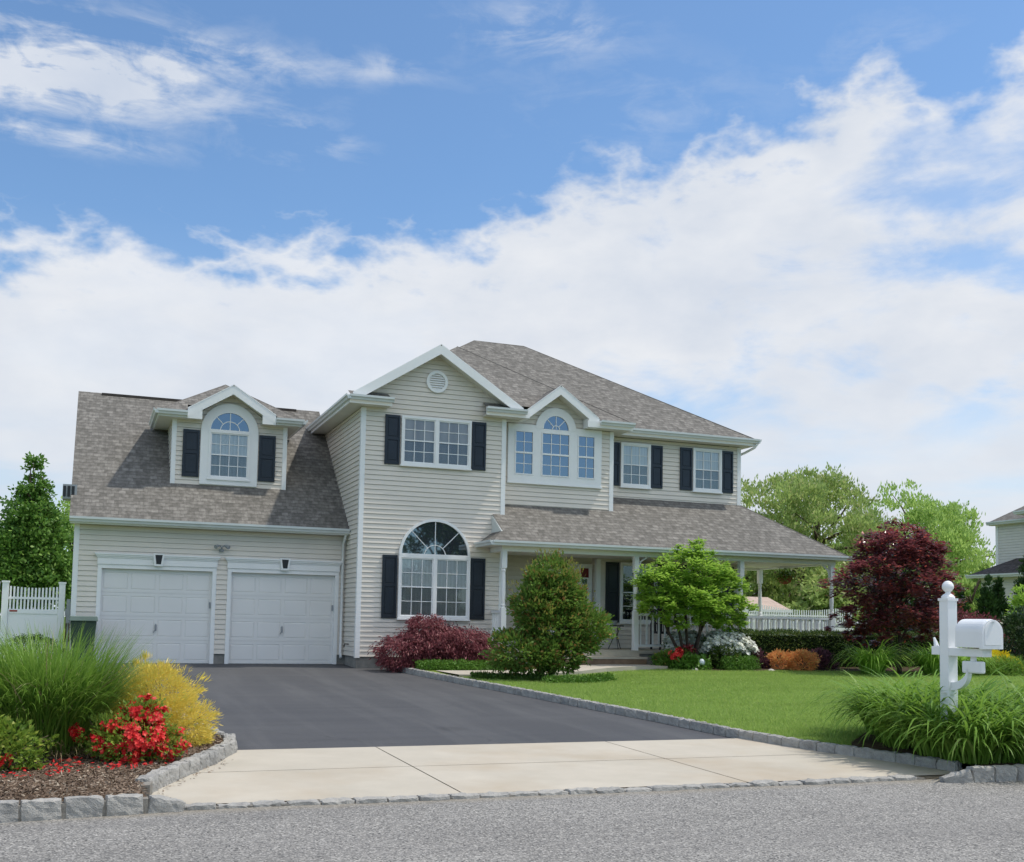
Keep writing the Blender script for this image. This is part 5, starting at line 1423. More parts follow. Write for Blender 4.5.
# pear at left
tx, ty = -1.45, 12.0
blobs = [(tx, ty, 5.55, .30, .30, .62), (tx, ty, 4.95, .52, .5, .6), (tx - .1, ty, 4.3, .78, .75, .7), (tx + .2, ty, 3.7, .90, .9, .7), (tx - .4, ty, 3.3, .95, .9, .7), (tx + .25, ty, 2.7, 1.12, 1.05, .75), (tx - .5, ty, 2.4, 1.1, 1.1, .7), (tx + .5, ty, 2.1, 1.05, 1.1, .6), (tx - .3, ty, 1.7, 1.2, 1.1, .5)]
tree('pear_tree', (tx, ty, 0), 'dense pyramid shaped green tree behind the white gate', 'tree', M['pear'], blobs, 32000, .13, .08, .13, None, 'rand', 36, .15, .62, single=4.5, branches=24)
tree('bush_tree', (-.3, 17, 0), 'lighter yellow green tree beyond the gate, beside the garage wall', 'tree', M['spring2'], [(-.3, 17, 3.4, 1.3, 1.3, 1.6), (.3, 17, 4.6, 1.0, 1, 1.2), (-.6, 17, 2.3, 1.2, 1.2, 1.2)], 7000, .16, .09, .1, None, 'rand', 40, .14, .6, single=3.0)
tree('shade_tree', (-3.6, 14, 0), 'green tree cut by the left picture edge behind the gate', 'tree', M['pear'], [(-3.8, 14, 3.0, 1.3, 1.3, 1.6), (-3.6, 14, 2.0, 1.5, 1.3, 1.0), (-4.2, 14, 1.4, 1.5, 1.3, .9)], 7000, .16, .09, .12, None, 'rand', 40, .14, .6, single=2.6)

# trees across the street, mirrored in the arched window
for i, (x, y, h) in enumerate(((24, -52, 11), (34, -56, 12), (12, -60, 9))):
    rs = random.Random(i + 90)
    bl = [(x + rs.uniform(-.6, .6) * 4, y + rs.uniform(-.5, .5) * 3, h * rs.uniform(.3, .85), 2.2, 2.0, h * .14) for _ in range(12)]
    tree('oak_tree', (x, y, -.4), ('tall dark leafy tree across the street, mirrored in the middle of the arched window', 'broad leafy tree across the street, mirrored in the right of the arched window', 'smaller leafy tree across the street, mirrored in the left of the arched window')[i], 'tree', M['woods'], bl, 7000, .38, .2, .25, None, 'rand', 40, .14, .5, single=h * .45, branches=12, group='trees across the street')
# background trees to the right
def upright(cx, cy, z0, zt, r, k, seed):
    """sprays of foliage reaching up and out, with sky between them"""
    rs = random.Random(seed); out = []
    for i in range(k):
        a = rs.random() * 6.283; q = r * math.sqrt(rs.random()) * .95
        top = z0 + (zt - z0) * (1 - .55 * (q / r) ** 2.2)
        zz = z0 + (top - z0) * (rs.random() ** .7) * .96
        out.append((cx + q * math.cos(a), cy + q * math.sin(a) * .8, zz, r * rs.uniform(.08, .20), r * rs.uniform(.08, .20), (zt - z0) * rs.uniform(.06, .12)))
    return out
TG = 'trees behind the house'
tree('spring_tree', (34.4, 20, 0), 'tall loose spring green tree rising right behind the porch roof', 'tree', M['spring'], upright(33.7, 20, 1.5, 10.0, 5.0, 150, 1), 46000, .20, .09, .24, None, 'up', 30, .22, .35, single=5, branches=44, group=TG)
tree('spring_tree', (43.2, 22, 0), 'fresh green upright tree between purple maple and the neighbouring house', 'tree', M['spring2'], upright(42.3, 22, 1.2, 8.9, 4.8, 150, 2), 50000, .21, .09, .22, None, 'up', 30, .22, .35, single=4.5, branches=44, group=TG)
tree('small_tree', (38.8, 14, 0), 'small pale yellow green tree below the neighbouring eave', 'tree', M['spring2'], upright(38.6, 14, .6, 5.2, 1.9, 18, 5), 8000, .17, .09, .12, None, 'up', 30, .2, .4, single=2.4, branches=20, group=TG)
for i, (x, y, zt, r, mt, lb_) in enumerate(((27.5, 22, 6.2, 3.6, 'woods', 'dark green tree seen behind the porch, above the shed'), (33.0, 27, 6.6, 3.8, 'woods', 'dark green tree behind the right porch post'), (38.5, 28, 6.0, 3.8, 'woods', 'deep green tree mass left of the purple maple top'),
                                             (31.5, 15.5, 4.2, 1.9, 'spring', 'lighter leafy sapling above the picket fence near the porch corner'), (36.2, 16.0, 4.6, 2.4, 'woods', 'green tree half hidden behind the purple maple'), (41.5, 17, 4.4, 2.6, 'spring', 'green tree between the purple maple and mailbox'))):
    rs = random.Random(i + 40)
    bl = [(x + rs.uniform(-.55, .55) * r, y + rs.uniform(-.4, .4) * r, zt * rs.uniform(.25, .8), r * rs.uniform(.35, .55), r * rs.uniform(.35, .5), zt * rs.uniform(.16, .25)) for _ in range(10)]
    tree('broadleaf_tree', (x, y, 0), lb_, 'tree', M[mt], bl, 9000, .24, .13, .16, None, 'rand', 36, .16, .55, single=zt * .5, branches=14, group=TG)

# ---------------------------------------------------------------- porch bed
hb = [(x, -3.0, .50, .42, .40, .42) for x in np.arange(15.4, 19.4, .42)]
t = leafy('hedge', (17.2, -3.0, .05), 'dark clipped evergreen hedge in front of the porch railing', 'hedge')
n = 26000
x = RNG.uniform(15.15, 22.2, n); f_ = RNG.random(n)
side = RNG.integers(0, 3, n)
y = np.where(side == 0, RNG.uniform(-3.42, -2.5, n), np.where(side == 1, -3.42 + .10 * RNG.random(n), -2.5 - .1 * RNG.random(n)))
z = np.where(side == 0, .88 + .10 * RNG.random(n), .05 + .88 * RNG.random(n)) + .03 * np.sin(x * 5)
ax = norm(RNG.normal(size=(n, 3)) + np.stack([np.zeros(n), np.where(side == 1, -.8, 0), np.where(side == 0, 1.2, .3)], 1)); nr = norm(RNG.normal(size=(n, 3)))
np_mesh('foliage', leaves(np.stack([x, y, z], 1), ax, nr, .045 + .05 * RNG.random(n), .012 + .012 * RNG.random(n)), 4, M['hedge'], t)
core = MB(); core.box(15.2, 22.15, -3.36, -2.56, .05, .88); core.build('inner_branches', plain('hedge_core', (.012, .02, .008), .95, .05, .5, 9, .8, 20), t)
# orange spireas, purple heucheras
OL = 'orange leaved spireas before the hedge'
shrub('spirea', (16.1, -3.75, .03), 'smaller rounded orange leaved shrub in front of the dark hedge', 'shrub', M['orange'], [(16.05, -3.75, .26, .32, .32, .22)], 2600, .055, .026, 'out', 20, .13, .8, group=OL)
shrub('spirea', (16.55, -4.05, .03), 'larger rounded orange leaved shrub overlapping the smaller one before the hedge', 'shrub', M['orange'], [(16.45, -4.05, .26, .36, .34, .25)], 3800, .055, .026, 'out', 20, .12, .8, group=OL)
shrub('heuchera', (15.55, -3.6, .03), 'dark purple leafy clump left of the orange shrubs', 'shrub', M['heuchera'], [(15.50, -3.5, .24, .26, .3, .26), (15.6, -3.6, .14, .2, .2, .16)], 1700, .07, .04, 'out', 14, .16, .7, group='purple clumps before the hedge')
shrub('heuchera', (17.25, -3.7, .03), 'dark purple leafy clump right of the orange shrubs', 'shrub', M['heuchera'], [(17.2, -3.7, .25, .30, .3, .28), (17.4, -3.75, .16, .25, .25, .2)], 1900, .07, .04, 'out', 14, .16, .7, group='purple clumps before the hedge')
# white azaleas
def white_az(blobs, loc, label, flowerblobs, zf=.45):
    t = shrub('white_azalea', loc, label, 'azalea', M['box'], blobs, 5000, .06, .028, 'out', 24, .12, .75, group='white azaleas by the porch')
    blossoms('blossom', M['whiteflower'], t, flowerblobs, 5200, .075, 18, .10, .99, zf, .9)
white_az([(13.85, -2.65, .50, .36, .3, .36), (14.25, -2.6, .54, .36, .3, .34)], (14.0, -2.65, .05), 'white flowering azalea behind the thin trunks of the lime maple', [(13.87, -2.7, .58, .36, .3, .33), (14.25, -2.65, .60, .34, .3, .32)])
white_az([(14.75, -3.2, .44, .62, .5, .42), (15.1, -3.25, .36, .40, .4, .34)], (14.9, -3.2, .05), 'broad white flowering azalea mound right of the lime maple trunks', [(14.8, -3.25, .62, .64, .48, .34), (15.15, -3.38, .42, .38, .38, .38)], .42)
shrub('dark_azalea', (14.6, -3.55, .05), 'dark green mounded shrub in front of the right white azalea', 'shrub', M['hedge'], [(14.6, -3.6, .36, .42, .32, .32)], 4200, .055, .026, 'out', 24, .12, .75)
cover('catmint', 'bright green low foliage at the front of the white azalea bed', [(14.3, -3.95, .2), (14.9, -3.95, .22), (15.3, -3.8, .2)], 3600, M['gcover'], .34, None, .07, .018)
shrub('rose_bush', (13.45, -3.45, .05), 'small dark bush with a red flower cluster under the lime maple', 'shrub', M['bush'], [(13.55, -3.4, .28, .32, .3, .26), (13.15, -3.3, .25, .25, .25, .25)], 2600, .055, .03, 'out', 18, .14, .7)
blossoms('blossom', M['redflower'], bpy.data.objects['rose_bush'], [(13.28, -3.62, .40, .17, .1, .12)], 130, .085, 10, .25, .95)
foliage('dark_red_leaf', M['red'], bpy.data.objects['rose_bush'], [(13.6, -3.5, .48, .14, .12, .12)], 240, .075, .04, 12, .25, .7)
cover('hosta', 'green leafy clumps at the right end of the porch steps', [(13.0, -3.15, .22), (13.3, -3.7, .22), (13.9, -3.9, .18)], 2000, M['gcover'], .32, None, .13, .045)
gl_ = empty('garden_lamp', (13.75, -3.95, .03), 'small white globe garden lamp in the bed under the lime maple', 'garden lamp')
q = MB(); q.tube([(13.75, -3.95, .0), (13.75, -3.95, .16)], .014, 6); q.build('stake', M['black'], gl_)
q = MB(); q.lathe((13.75, -3.95, .15), [(.03, 0), (.07, .03), (.085, .08), (.07, .13), (.03, .16), (.005, .165)], 14); q.build('globe', plain('lamp_globe', (.62, .68, .74), .25, .5, .1, 20), gl_, smooth=True)
rk_ = MB(); rk_.lathe((13.55, -3.98, .02), [(.06, 0), (.09, .03), (.07, .07), (.02, .09)], 7); ro = rk_.build('rock', M['stone'], None, (13.55, -3.98, .02)); tag(ro, 'small pale stone lying in the bed beside the garden lamp', 'stone')
rk_ = MB(); rk_.lathe((15.55, -4.1, .02), [(.07, 0), (.10, .03), (.06, .06), (.02, .075)], 7); ro = rk_.build('rock', M['stone'], None, (15.55, -4.1, .02)); tag(ro, 'small pale stone at the right end of the white azalea bed', 'stone')
# porch table
pt_ = empty('plant_stand', (13.1, -.75, .45), 'small black wire table on the porch below the window', 'table')
q = MB(); q.lathe((13.1, -.75, .45), [(.2, .58), (.21, .595), (.2, .61)], 18); q.build('table_top', M['black'], pt_)
for k in range(3):
    a = 2 * math.pi * k / 3 + .4; q = MB()
    q.tube([(13.1 + .16 * math.cos(a), -.75 + .16 * math.sin(a), 1.03), (13.1 + .05 * math.cos(a), -.75 + .05 * math.sin(a), .78), (13.1 + .19 * math.cos(a), -.75 + .19 * math.sin(a), .45)], .011, 6); q.build('leg', M['black'], pt_)
pot = MB(); pot.lathe((13.05, -.75, 1.06), [(.06, 0), (.075, .09), (.085, .095), (.085, .115)], 14); po = pot.build('flower_pot', M['grey'], None, (13.05, -.75, 1.06)); tag(po, 'little grey pot standing on the wire table on the porch', 'pot')
ch_ = empty('porch_chair', (14.25, -1.2, .45), 'dark porch armchair behind the white railing left of the lime maple', 'chair')
q = MB(); q.box(13.98, 14.52, -1.5, -.98, .86, .92); q.build('seat', M['black'], ch_)
q = MB()
for k in range(6): q.box(14.0 + .09 * k, 14.05 + .09 * k, -1.0, -.965, .92, 1.42)
q.box(13.98, 14.52, -1.005, -.96, 1.42, 1.49); q.build('backrest', M['black'], ch_)
for sx in (13.98, 14.48):
    q = MB(); q.box(sx, sx + .045, -1.5, -.97, 1.10, 1.14); q.build('armrest', M['black'], ch_)
    for sy in (-1.49, -1.01):
        q = MB(); q.box(sx, sx + .045, sy, sy + .045, .452, 1.10); q.build('leg', M['black'], ch_)
# hanging basket
hbk = empty('hanging_basket', (18.75, -.05, 2.3), 'brown hanging flower basket under the porch roof beside the rear post', 'hanging basket')
q = MB(); q.lathe((18.75, -.05, 2.30), [(.05, 0), (.16, .06), (.21, .16), (.22, .22)], 16); q.build('basket', M['terracotta'], hbk)
q = MB()
for k in range(3):
    a = 2.1 * k; q.tube([(18.75 + .21 * math.cos(a), -.05 + .21 * math.sin(a), 2.50), (18.75, -.05, 2.79)], .006, 5)
q.build('chain', M['black'], hbk)
foliage('foliage', M['bush'], hbk, [(18.75, -.05, 2.52, .30, .30, .13)], 700, .08, .035, 12, .2, .6)
blossoms('blossom', M['whiteflower'], hbk, [(18.68, -.10, 2.62, .18, .18, .08)], 24, .07, 6, .2, .9)

# ---------------------------------------------------------------- right side
shrub('holly', (22.35, -4.5, .02), 'dark glossy evergreen bush at the right picture edge', 'bush', M['holly'], [(22.95, -4.4, .85, .58, .6, .66), (23.2, -4.4, 1.3, .5, .6, .40), (22.95, -4.5, .45, .52, .5, .42), (23.6, -4.4, .9, .8, .7, .8)], 9000, .08, .045, 'out', 26, .13, .75)
shrub('forsythia', (24.9, -2.2, .05), 'yellow green leafy shrub above the dark evergreen at the right edge', 'shrub', M['lime'], [(25.5, -2.2, 1.75, .40, .5, .40), (25.8, -2.2, 1.3, .6, .6, .6), (25.2, -2.2, 1.55, .28, .4, .26), (25.35, -2.2, 2.15, .20, .3, .24)], 5000, .11, .05, 'out', 22, .16, .6)
shrub('yellow_shrub', (21.75, -4.9, .02), 'low bright yellow shrub behind the mailbox', 'shrub', M['yellow'], [(21.75, -4.8, .34, .38, .35, .22), (22.05, -4.85, .22, .3, .3, .2)], 3600, .06, .028, 'out', 20, .12, .8)
cover('daylily_mound', 'green grassy mound in front of the yellow shrub behind the mailbox', [(20.7, -5.2, .3), (21.3, -5.4, .32), (21.8, -5.5, .2)], 4000, M['lily'], .42, None, .16, .014)
shrub('barberry', (28.3, 3.0, .05), 'dark red purple barberry bushes behind the mailbox box', 'shrub', M['laceleaf'], [(27.4, 3, 1.0, .8, .7, .85), (28.4, 3, .9, .8, .7, .8), (29.2, 3, .8, .7, .7, .75)], 6000, .10, .05, 'out', 24, .15, .7, 'darkwood')
AG = 'arborvitae evergreens in front of the neighbouring house'
def arb(x, y, h, r, label):
    t = leafy('arborvitae', (x, y, 0), label, 'conifer', AG)
    bl = [(x, y, h * (k + .5) / 7, r * (1 - (k / 7.2) ** 1.8) * random.uniform(.92, 1.05), r * (1 - (k / 7.2) ** 1.8), h * .12) for k in range(7)] + [(x, y, h * .95, .1, .1, h * .06)]
    foliage('foliage', M['arb'], t, bl, 12000, .13, .05, 30, .15, .45, 'up')
    mb = MB(); mb.tube([(x, y, 0), (x, y, h * .9)], [.06, .01], 6); mb.build('trunk', M['wood'], t)
arb(30.95, 5.0, 2.95, .50, 'left arborvitae of the close pair above the mailbox')
arb(31.62, 5.1, 3.0, .50, 'right arborvitae of the close pair above the mailbox')
arb(32.2, 4.2, 3.95, .72, 'tall dark arborvitae at the right edge covering the neighbouring house corner')
arb(30.9, 6.3, 2.7, .45, 'slender arborvitae directly right of the mailbox ball finial')

# picket fence and shed seen through the porch
pfc = empty('picket_fence', (26, 9, 0), 'long white vinyl fence with scalloped picket top seen through the porch', 'fence')
x0f, x1f = 19.8, 28.0
bay = 4.1
for k in range(3):
    x = x0f + bay * k; q = MB(); q.box(x - .065, x + .065, 8.935, 9.065, -.1, 1.88); q.box(x - .08, x + .08, 8.92, 9.08, 1.88, 1.92); q.build('post', M['fence'], pfc)
for k in range(2):
    a, b = x0f + bay * k + .07, x0f + bay * (k + 1) - .07
    q = MB(); q.box(a, b, 8.98, 9.02, .05, 1.25); q.box(a, b, 8.965, 9.035, 1.25, 1.34); q.box(a, b, 8.965, 9.035, .03, .12); q.build('panel', M['fence'], pfc)
    q = MB(); q.box(a, b, 8.985, 9.015, 1.52, 1.57); q.build('rail', M['fence'], pfc)
    for j in range(38):
        t_ = (j + .5) / 38; x = a + (b - a) * t_; top = 1.93 - .17 * math.sin(math.pi * t_)
        q = MB(); q.box(x - .02, x + .02, 8.99, 9.01, 1.34, top); q.build('picket', M['fence'], pfc)
shd = empty('shed', (26.6, 12, 0), 'low white garden shed with pinkish brown roof behind the picket fence', 'shed')
q = MB(); siding(q, frontf(12), [(24.6, 0), (27.2, 0), (27.2, 1.80), (24.6, 1.80)]); siding(q, rightf(27.2), [(12, 0), (15, 0), (15, 1.82), (13.5, 2.31), (12, 1.82)]); siding(q, leftf(24.6), [(15, 0), (12, 0), (12, 1.82), (13.5, 2.31), (15, 1.82)]); q.build('wall', M['trim'], shd)
q = MB(); roofface(q, [(24.4, 11.8, 1.80), (27.3, 11.8, 1.80), (27.3, 13.5, 2.36), (24.4, 13.5, 2.36)]); roofface(q, [(24.4, 15.2, 1.80), (27.3, 15.2, 1.80), (27.3, 13.5, 2.36), (24.4, 13.5, 2.36)]); q.build('roof', M['shedroof'], shd)
q = MB(); q.box(24.4, 27.3, 11.75, 11.79, 1.70, 1.81); q.build('trim_board', M['trim'], shd)

# neighbouring house
nh = empty('neighbour_house', (40, 4, 0), 'pale sided two storey neighbouring house cut by the right picture edge', 'house')
q = MB()
siding(q, leftf(36.4), [(10, .2), (-3, .2), (-3, 5.6), (10, 5.6)]); siding(q, frontf(-3), [(36.4, .2), (48, .2), (48, 5.6), (36.4, 5.6)]); siding(q, backf(10), [(36.4, .2), (48, .2), (48, 5.6), (36.4, 5.6)])
siding(q, leftf(35.45), [(9.9, .2), (5, .2), (5, 3.3), (9.9, 3.3)]); siding(q, backf(9.9), [(35.45, .2), (36.4, .2), (36.4, 3.3), (35.45, 3.3)]); siding(q, frontf(5), [(35.45, .2), (36.4, .2), (36.4, 3.3), (35.45, 3.3)])
siding(q, leftf(36.1), [(7.9, 4.2), (2, 4.2), (2, 5.86), (7.9, 5.86)]); q.build('wall', M['siding_far'], nh)
q = MB()
roofface(q, [(36.15, 10.25, 5.72), (36.15, -3.5, 5.72), (42.2, 1.0, 9.4), (42.2, 5.8, 9.4)]); roofface(q, [(36.15, -3.5, 5.72), (48.5, -3.5, 5.72), (42.2, 1.0, 9.4)]); roofface(q, [(48.5, 10.25, 5.72), (36.15, 10.25, 5.72), (42.2, 5.8, 9.4)]); roofface(q, [(48.5, -3.5, 5.72), (48.5, 10.25, 5.72), (42.2, 5.8, 9.4), (42.2, 1.0, 9.4)])
roofface(q, [(35.7, 8.3, 6.0), (35.7, 1.6, 6.0), (38.5, 4.9, 7.6)]); roofface(q, [(35.7, 8.3, 6.0), (38.5, 4.9, 7.6), (38.5, 8.3, 6.6)])
q.build('roof', M['shingle'], nh)
q = MB(); roofface(q, [(35.05, 10.3, 3.42), (35.05, 4.7, 3.42), (36.4, 5.6, 4.15), (36.4, 8.9, 4.15)]); roofface(q, [(35.05, 10.3, 3.42), (36.4, 10.3, 3.42), (36.4, 8.9, 4.15)]); q.build('lower_roof', M['shingle_dark'], nh)
q = MB()
gutter(q, (36.17, 10.25, 5.74), (36.17, -3.5, 5.74), (-1, 0, 0), .12, .14); gutter(q, (35.07, 10.3, 3.44), (35.07, 4.7, 3.44), (-1, 0, 0), .12, .14); gutter(q, (35.72, 8.3, 6.02), (35.72, 1.6, 6.02), (-1, 0, 0), .12, .14); q.build('gutter', M['gutter'], nh)
q = MB(); q.box(36.17, 36.4, -3.4, 10.2, 5.58, 5.60); q.box(35.1, 35.45, 4.8, 10.2, 3.29, 3.31); q.box(35.72, 36.1, 1.7, 8.2, 5.86, 5.88); q.build('soffit', M['soffit'], nh)
q = MB(); q.box(36.37, 36.5, 9.9, 10.03, .2, 5.58); q.box(36.06, 36.18, 7.82, 7.95, 4.2, 5.86); q.build('corner_board', M['trim'], nh)

# ---------------------------------------------------------------- lawn grass blades
def seg_in_bed(x, y):
    if y > -2.7: return True
    if x > 13.0 and y > np.interp(x, [13.05, 13.3, 14, 15.2, 16, 16.9, 18, 19.2, 20.4, 21.6, 24, 27], [-2.9, -3.7, -4.15, -4.15, -4.0, -4.2, -4.3, -4.35, -4.9, -5.6, -6.2, -6.2]): return True
    if x < 13.1 and y > np.interp(x, [7, 8, 9.2, 10.4, 11.2, 13.05], [-5.05, -5.1, -5.0, -4.65, -4.2, -3.65]) : return True
    if y < np.interp(x, [9.0, 9.6, 10.2, 11, 14, 18, 40], [-15.4, -14.75, -14.2, -14.0, -14.0, -14.4, -14.4]) and x > 9.0: return True
    if math.hypot((x - 18.95) / .7, (y + 5.0) / .5) < 1: return True
    return False
want = 230000
xs_, ys_ = [], []
while sum(len(a) for a in xs_) < want:
    n = 120000
    # denser near the camera: sample depth with falloff
    y = -15.8 + 13.2 * RNG.random(n) ** 1.5; x = 7.0 + 18 * RNG.random(n)
    keep = x > np.interp(y, [-17.6, -16.76, -16.1, -15.5, -14.65, -13.5, -11.8, -10.3, -6.9, -5.4, -3.46, -1.79, 0], [9.30, 9.26, 9.12, 8.92, 8.68, 8.50, 8.34, 8.09, 7.62, 7.36, 7.08, 6.88, 6.7]) + .13
    # stay inside the view wedge with a margin
    dd = (x - CAM.x) * fw.x + (y - CAM.y) * fw.y; ss = (x - CAM.x) * rt0.x + (y - CAM.y) * rt0.y
    keep &= (ss / dd < .50)
    x, y = x[keep], y[keep]
    k = np.array([not seg_in_bed(a, b) for a, b in zip(x, y)]); xs_.append(x[k]); ys_.append(y[k])
x = np.concatenate(xs_)[:want]; y = np.concatenate(ys_)[:want]; n = want
z = np.array([lawn_z(a, b) for a, b in zip(x, y)]) - .003
a_ = RNG.random(n) * 2 * math.pi; hgt = .030 + .028 * RNG.random(n); wdt = .005 + .004 * RNG.random(n)
v = np.empty((n, 3, 3)); side = np.stack([np.cos(a_), np.sin(a_), np.zeros(n)], 1); b0 = np.stack([x, y, z], 1)
v[:, 0] = b0 - side * wdt[:, None]; v[:, 1] = b0 + side * wdt[:, None]
v[:, 2] = b0 + np.stack([RNG.normal(size=n) * .018, RNG.normal(size=n) * .018, hgt], 1)
o = np_mesh('grass', v.reshape(-1, 3), 3, M['blade']); o['kind'] = 'stuff'; tag(o, 'short mown green grass of the front lawn', 'grass')

# ---------------------------------------------------------------- world and sun
SUN = Vector((.86, -.17, 1.70)).normalized()
sl = bpy.data.lights.new('sun', 'SUN'); so = bpy.data.objects.new('sun', sl); COL.objects.link(so)
so.rotation_euler = SUN.to_track_quat('Z', 'Y').to_euler()
sl.energy = 3.3; sl.angle = R(1.6); sl.color = (1.0, .94, .84)
Wd = bpy.data.worlds.new('World'); S.world = Wd; Wd.use_nodes = True
Wd.node_tree.nodes.clear(); t = NT(Wd.node_tree)
out = t.n('ShaderNodeOutputWorld')
sky = t.n('ShaderNodeTexSky', sky_type='NISHITA'); sky.sun_disc = False
sky.sun_elevation = math.asin(SUN.z); sky.sun_rotation = math.atan2(SUN.x, SUN.y)
sky.air_density = 1.0; sky.dust_density = 0.6; sky.ozone_density = 1.6
bg1 = t.n('ShaderNodeBackground'); bg1.inputs[1].default_value = 0.122
t.put(bg1.inputs[0], t.mix(1.0, sky.outputs[0], (.90, 1.16, 1.33, 1), 'MULTIPLY'))
d = t.n('ShaderNodeTexCoord').outputs['Generated']
d = t.vm('NORMALIZE', d)
fh = (math.sin(YAW), math.cos(YAW), 0); rh = (math.cos(YAW), -math.sin(YAW), 0)
sepd = t.n('ShaderNodeSeparateXYZ'); t.put(sepd.inputs[0], d)
az = t.m('ARCTAN2', t.vm('DOT_PRODUCT', d, rh), t.vm('DOT_PRODUCT', d, fh))
el = t.m('ARCSINE', sepd.outputs[2])
# cloud-bank top edge by bearing: (bearing relative to street-north-ish axis, elevation)
def bear(xp): return math.atan((xp - 512) / 1105)
def elev(xp, yp): return math.atan((623 - yp) / 1105 * math.cos(bear(xp)))
bank = [(-120, 240), (0, 236), (120, 236), (190, 250), (270, 236), (330, 246), (420, 226), (480, 222), (530, 190), (570, 150), (640, 138), (700, 118), (760, 90), (830, 45), (880, 30), (930, 70), (985, 60), (1030, 30), (1150, 20)]
cr = t.n('ShaderNodeValToRGB'); cr.color_ramp.interpolation = 'EASE'
t.put(cr.inputs[0], t.m('ADD', t.m('MULTIPLY', az, 0.80), 0.5, clamp=True))
els = cr.color_ramp.elements
ptsb = [(0.0, .36)] + [(bear(a) * .80 + .5, elev(a, b)) for a, b in bank] + [(1.0, .40)]
els[0].position = ptsb[0][0]; els[0].color = (ptsb[0][1],) * 3 + (1,)
els[1].position = ptsb[-1][0]; els[1].color = (ptsb[-1][1],) * 3 + (1,)
for pp, vv in ptsb[1:-1]:
    e = els.new(pp); e.color = (vv, vv, vv, 1)
front = t.mr(t.vm('DOT_PRODUCT', d, fh), -.1, .35, 0, 1, True)
bank_el = t.m('ADD', t.m('MULTIPLY', cr.outputs[0], front), t.m('MULTIPLY', t.m('SUBTRACT', 1.0, front), -.35))
dv = t.vm('MULTIPLY', d, (1, 1, 1.9))
nb = t.noise(dv, 7, 7, .54, .15); nbig = t.noise(t.vm('ADD', dv, (3.1, 1.7, .4)), 3.2, 5, .5)
nf = t.noise(t.vm('ADD', dv, (9, 2, 5)), 13, 5, .55, .1)
dd = t.m('DIVIDE', t.m('SUBTRACT', bank_el, el), .036)
edge = t.m('ADD', dd, t.m('ADD', t.m('MULTIPLY', t.m('SUBTRACT', nb, .5), 3.2), t.m('MULTIPLY', t.m('SUBTRACT', t.m('ABSOLUTE', t.m('SUBTRACT', nf, .5)), .09), -7.0)))
mask = t.mr(edge, -.2, 1.5, 0, 1, True)
# blue gaps in the upper part of the bank
gapn = t.m('ADD', t.m('MULTIPLY', nbig, .6), t.m('MULTIPLY', nb, .4))
gapn = t.m('ADD', t.m('MULTIPLY', gapn, .7), t.m('MULTIPLY', t.noise(t.vm('MULTIPLY', t.vm('ADD', d, (2.3, 4.4, 1.2)), (1, 1, 2.6)), 5.5, 8, .6, .4), .3))
gap = t.mr(gapn, .488, .59, 0, .78, True)
low = t.mr(el, .12, .22, 0, 1, True)
low = t.m('MULTIPLY', low, t.mr(az, -.12, .08, .12, 1, True))
mask = t.m('MULTIPLY', mask, t.m('SUBTRACT', 1.0, t.m('MULTIPLY', gap, low)))
# cirrus wisps at given bearings
def blob(xp, yp, sx, sy, amp=1.0):
    a = t.m('DIVIDE', t.m('SUBTRACT', az, bear(xp)), sx / 1105); b = t.m('DIVIDE', t.m('SUBTRACT', el, elev(xp, yp)), sy / 1105)
    r2 = t.m('ADD', t.m('MULTIPLY', a, a), t.m('MULTIPLY', b, b))
    return t.m('MULTIPLY', t.m('EXPONENT', t.m('MULTIPLY', r2, -1.0)), amp)
wis = None
for bl in ((70, 50, 150, 42, 1.25), (0, 70, 110, 38, .9), (250, 48, 130, 14, .55), (375, 48, 40, 12, .6), (40, 132, 90, 9, .65), (285, 118, 42, 14, .55), (265, 152, 55, 12, .45), (330, 140, 30, 14, .35), (530, 8, 85, 24, .75), (640, 95, 130, 40, .35), (880, 15, 70, 25, .3)):
    b_ = blob(*bl); wis = b_ if wis is None else t.m('ADD', wis, b_)
st_ = t.vm('MULTIPLY', t.vm('ADD', d, (0, 0, 0)), (1.0, 1.0, 4.2))
ns = t.noise(st_, 7, 9, .62, .6); ns2 = t.noise(t.vm('MULTIPLY', d, (1, 1, 2)), 22, 6, .6, .8)
wmask = t.m('MULTIPLY', wis, t.mr(t.m('ADD', t.m('MULTIPLY', ns, .65), t.m('MULTIPLY', ns2, .35)),   .40, .68, .0, 1.0, True))
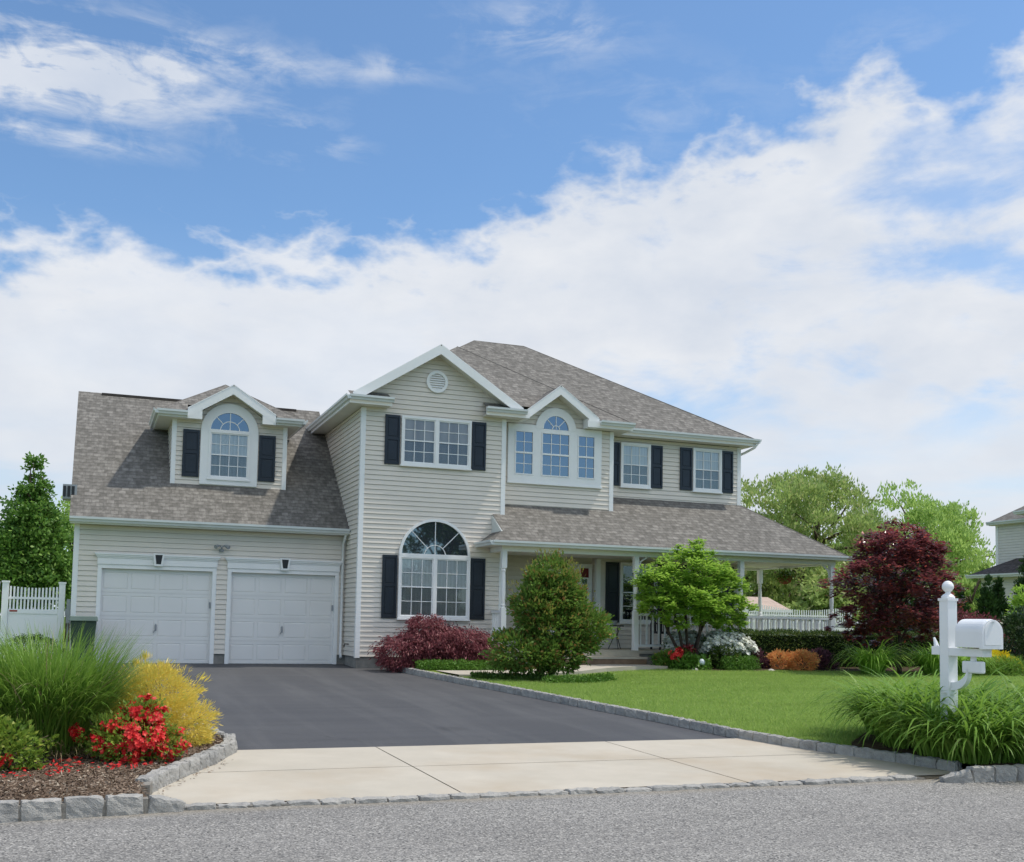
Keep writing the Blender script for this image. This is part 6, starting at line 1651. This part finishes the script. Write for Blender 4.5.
wmask = t.m('MINIMUM', wmask, .85)
# unseen high cloud behind the camera, added as fill light for the house front
rear = t.m('MULTIPLY', t.m('SUBTRACT', 1.0, front), t.mr(t.m('ADD', t.m('MULTIPLY', nbig, .6), t.m('MULTIPLY', nb, .4)), .44, .56, 0, .95, True))
rear = t.m('MULTIPLY', rear, t.mr(el, .28, .45, 0, 1, True))
thin = t.m('MULTIPLY', t.mr(el, .05, .20, 1, 0, True), t.mr(t.noise(t.vm('MULTIPLY', d, (1, 1, 6)), 4, 5, .55), .40, .64, 0, .62, True))
mask = t.m('MULTIPLY', mask, t.m('SUBTRACT', 1.0, thin))
tot = t.m('MAXIMUM', t.m('MAXIMUM', mask, wmask), rear)
veil = t.m('MULTIPLY', t.mr(el, .0, .34, .30, .03), front)
tot = t.m('MAXIMUM', tot, veil)
shade = t.m('ADD', t.m('MULTIPLY', nbig, .35), t.m('ADD', t.m('MULTIPLY', nb, .40), t.m('MULTIPLY', nf, .25)))
ccol = t.mix(t.mr(shade, .38, .60), (.64, .70, .80), (.845, .865, .90))
ccol = t.mix(t.mr(el, .06, .24, .65, 0), ccol, (.71, .775, .855))
ccol = t.mix(front, (.90, .87, .82), ccol)
bg2 = t.n('ShaderNodeBackground'); t.put(bg2.inputs[0], ccol); t.put(bg2.inputs[1], t.m('ADD', 1.0, t.m('MULTIPLY', t.m('SUBTRACT', 1.0, front), 0.7)))  # cloud behind the camera boosted to light the house front
mx = t.n('ShaderNodeMixShader'); t.put(mx.inputs[0], tot)
t.t.links.new(bg1.outputs[0], mx.inputs[1]); t.t.links.new(bg2.outputs[0], mx.inputs[2]); t.t.links.new(mx.outputs[0], out.inputs[0])

S.view_settings.view_transform = 'Standard'; S.view_settings.look = 'None'
S.view_settings.exposure = 0.0; S.view_settings.gamma = 1.0
S.view_settings.use_curve_mapping = False
S.render.engine = 'CYCLES'
S.cycles.max_bounces = 8; S.cycles.transparent_max_bounces = 12
S.cycles.diffuse_bounces = 3; S.cycles.glossy_bounces = 3
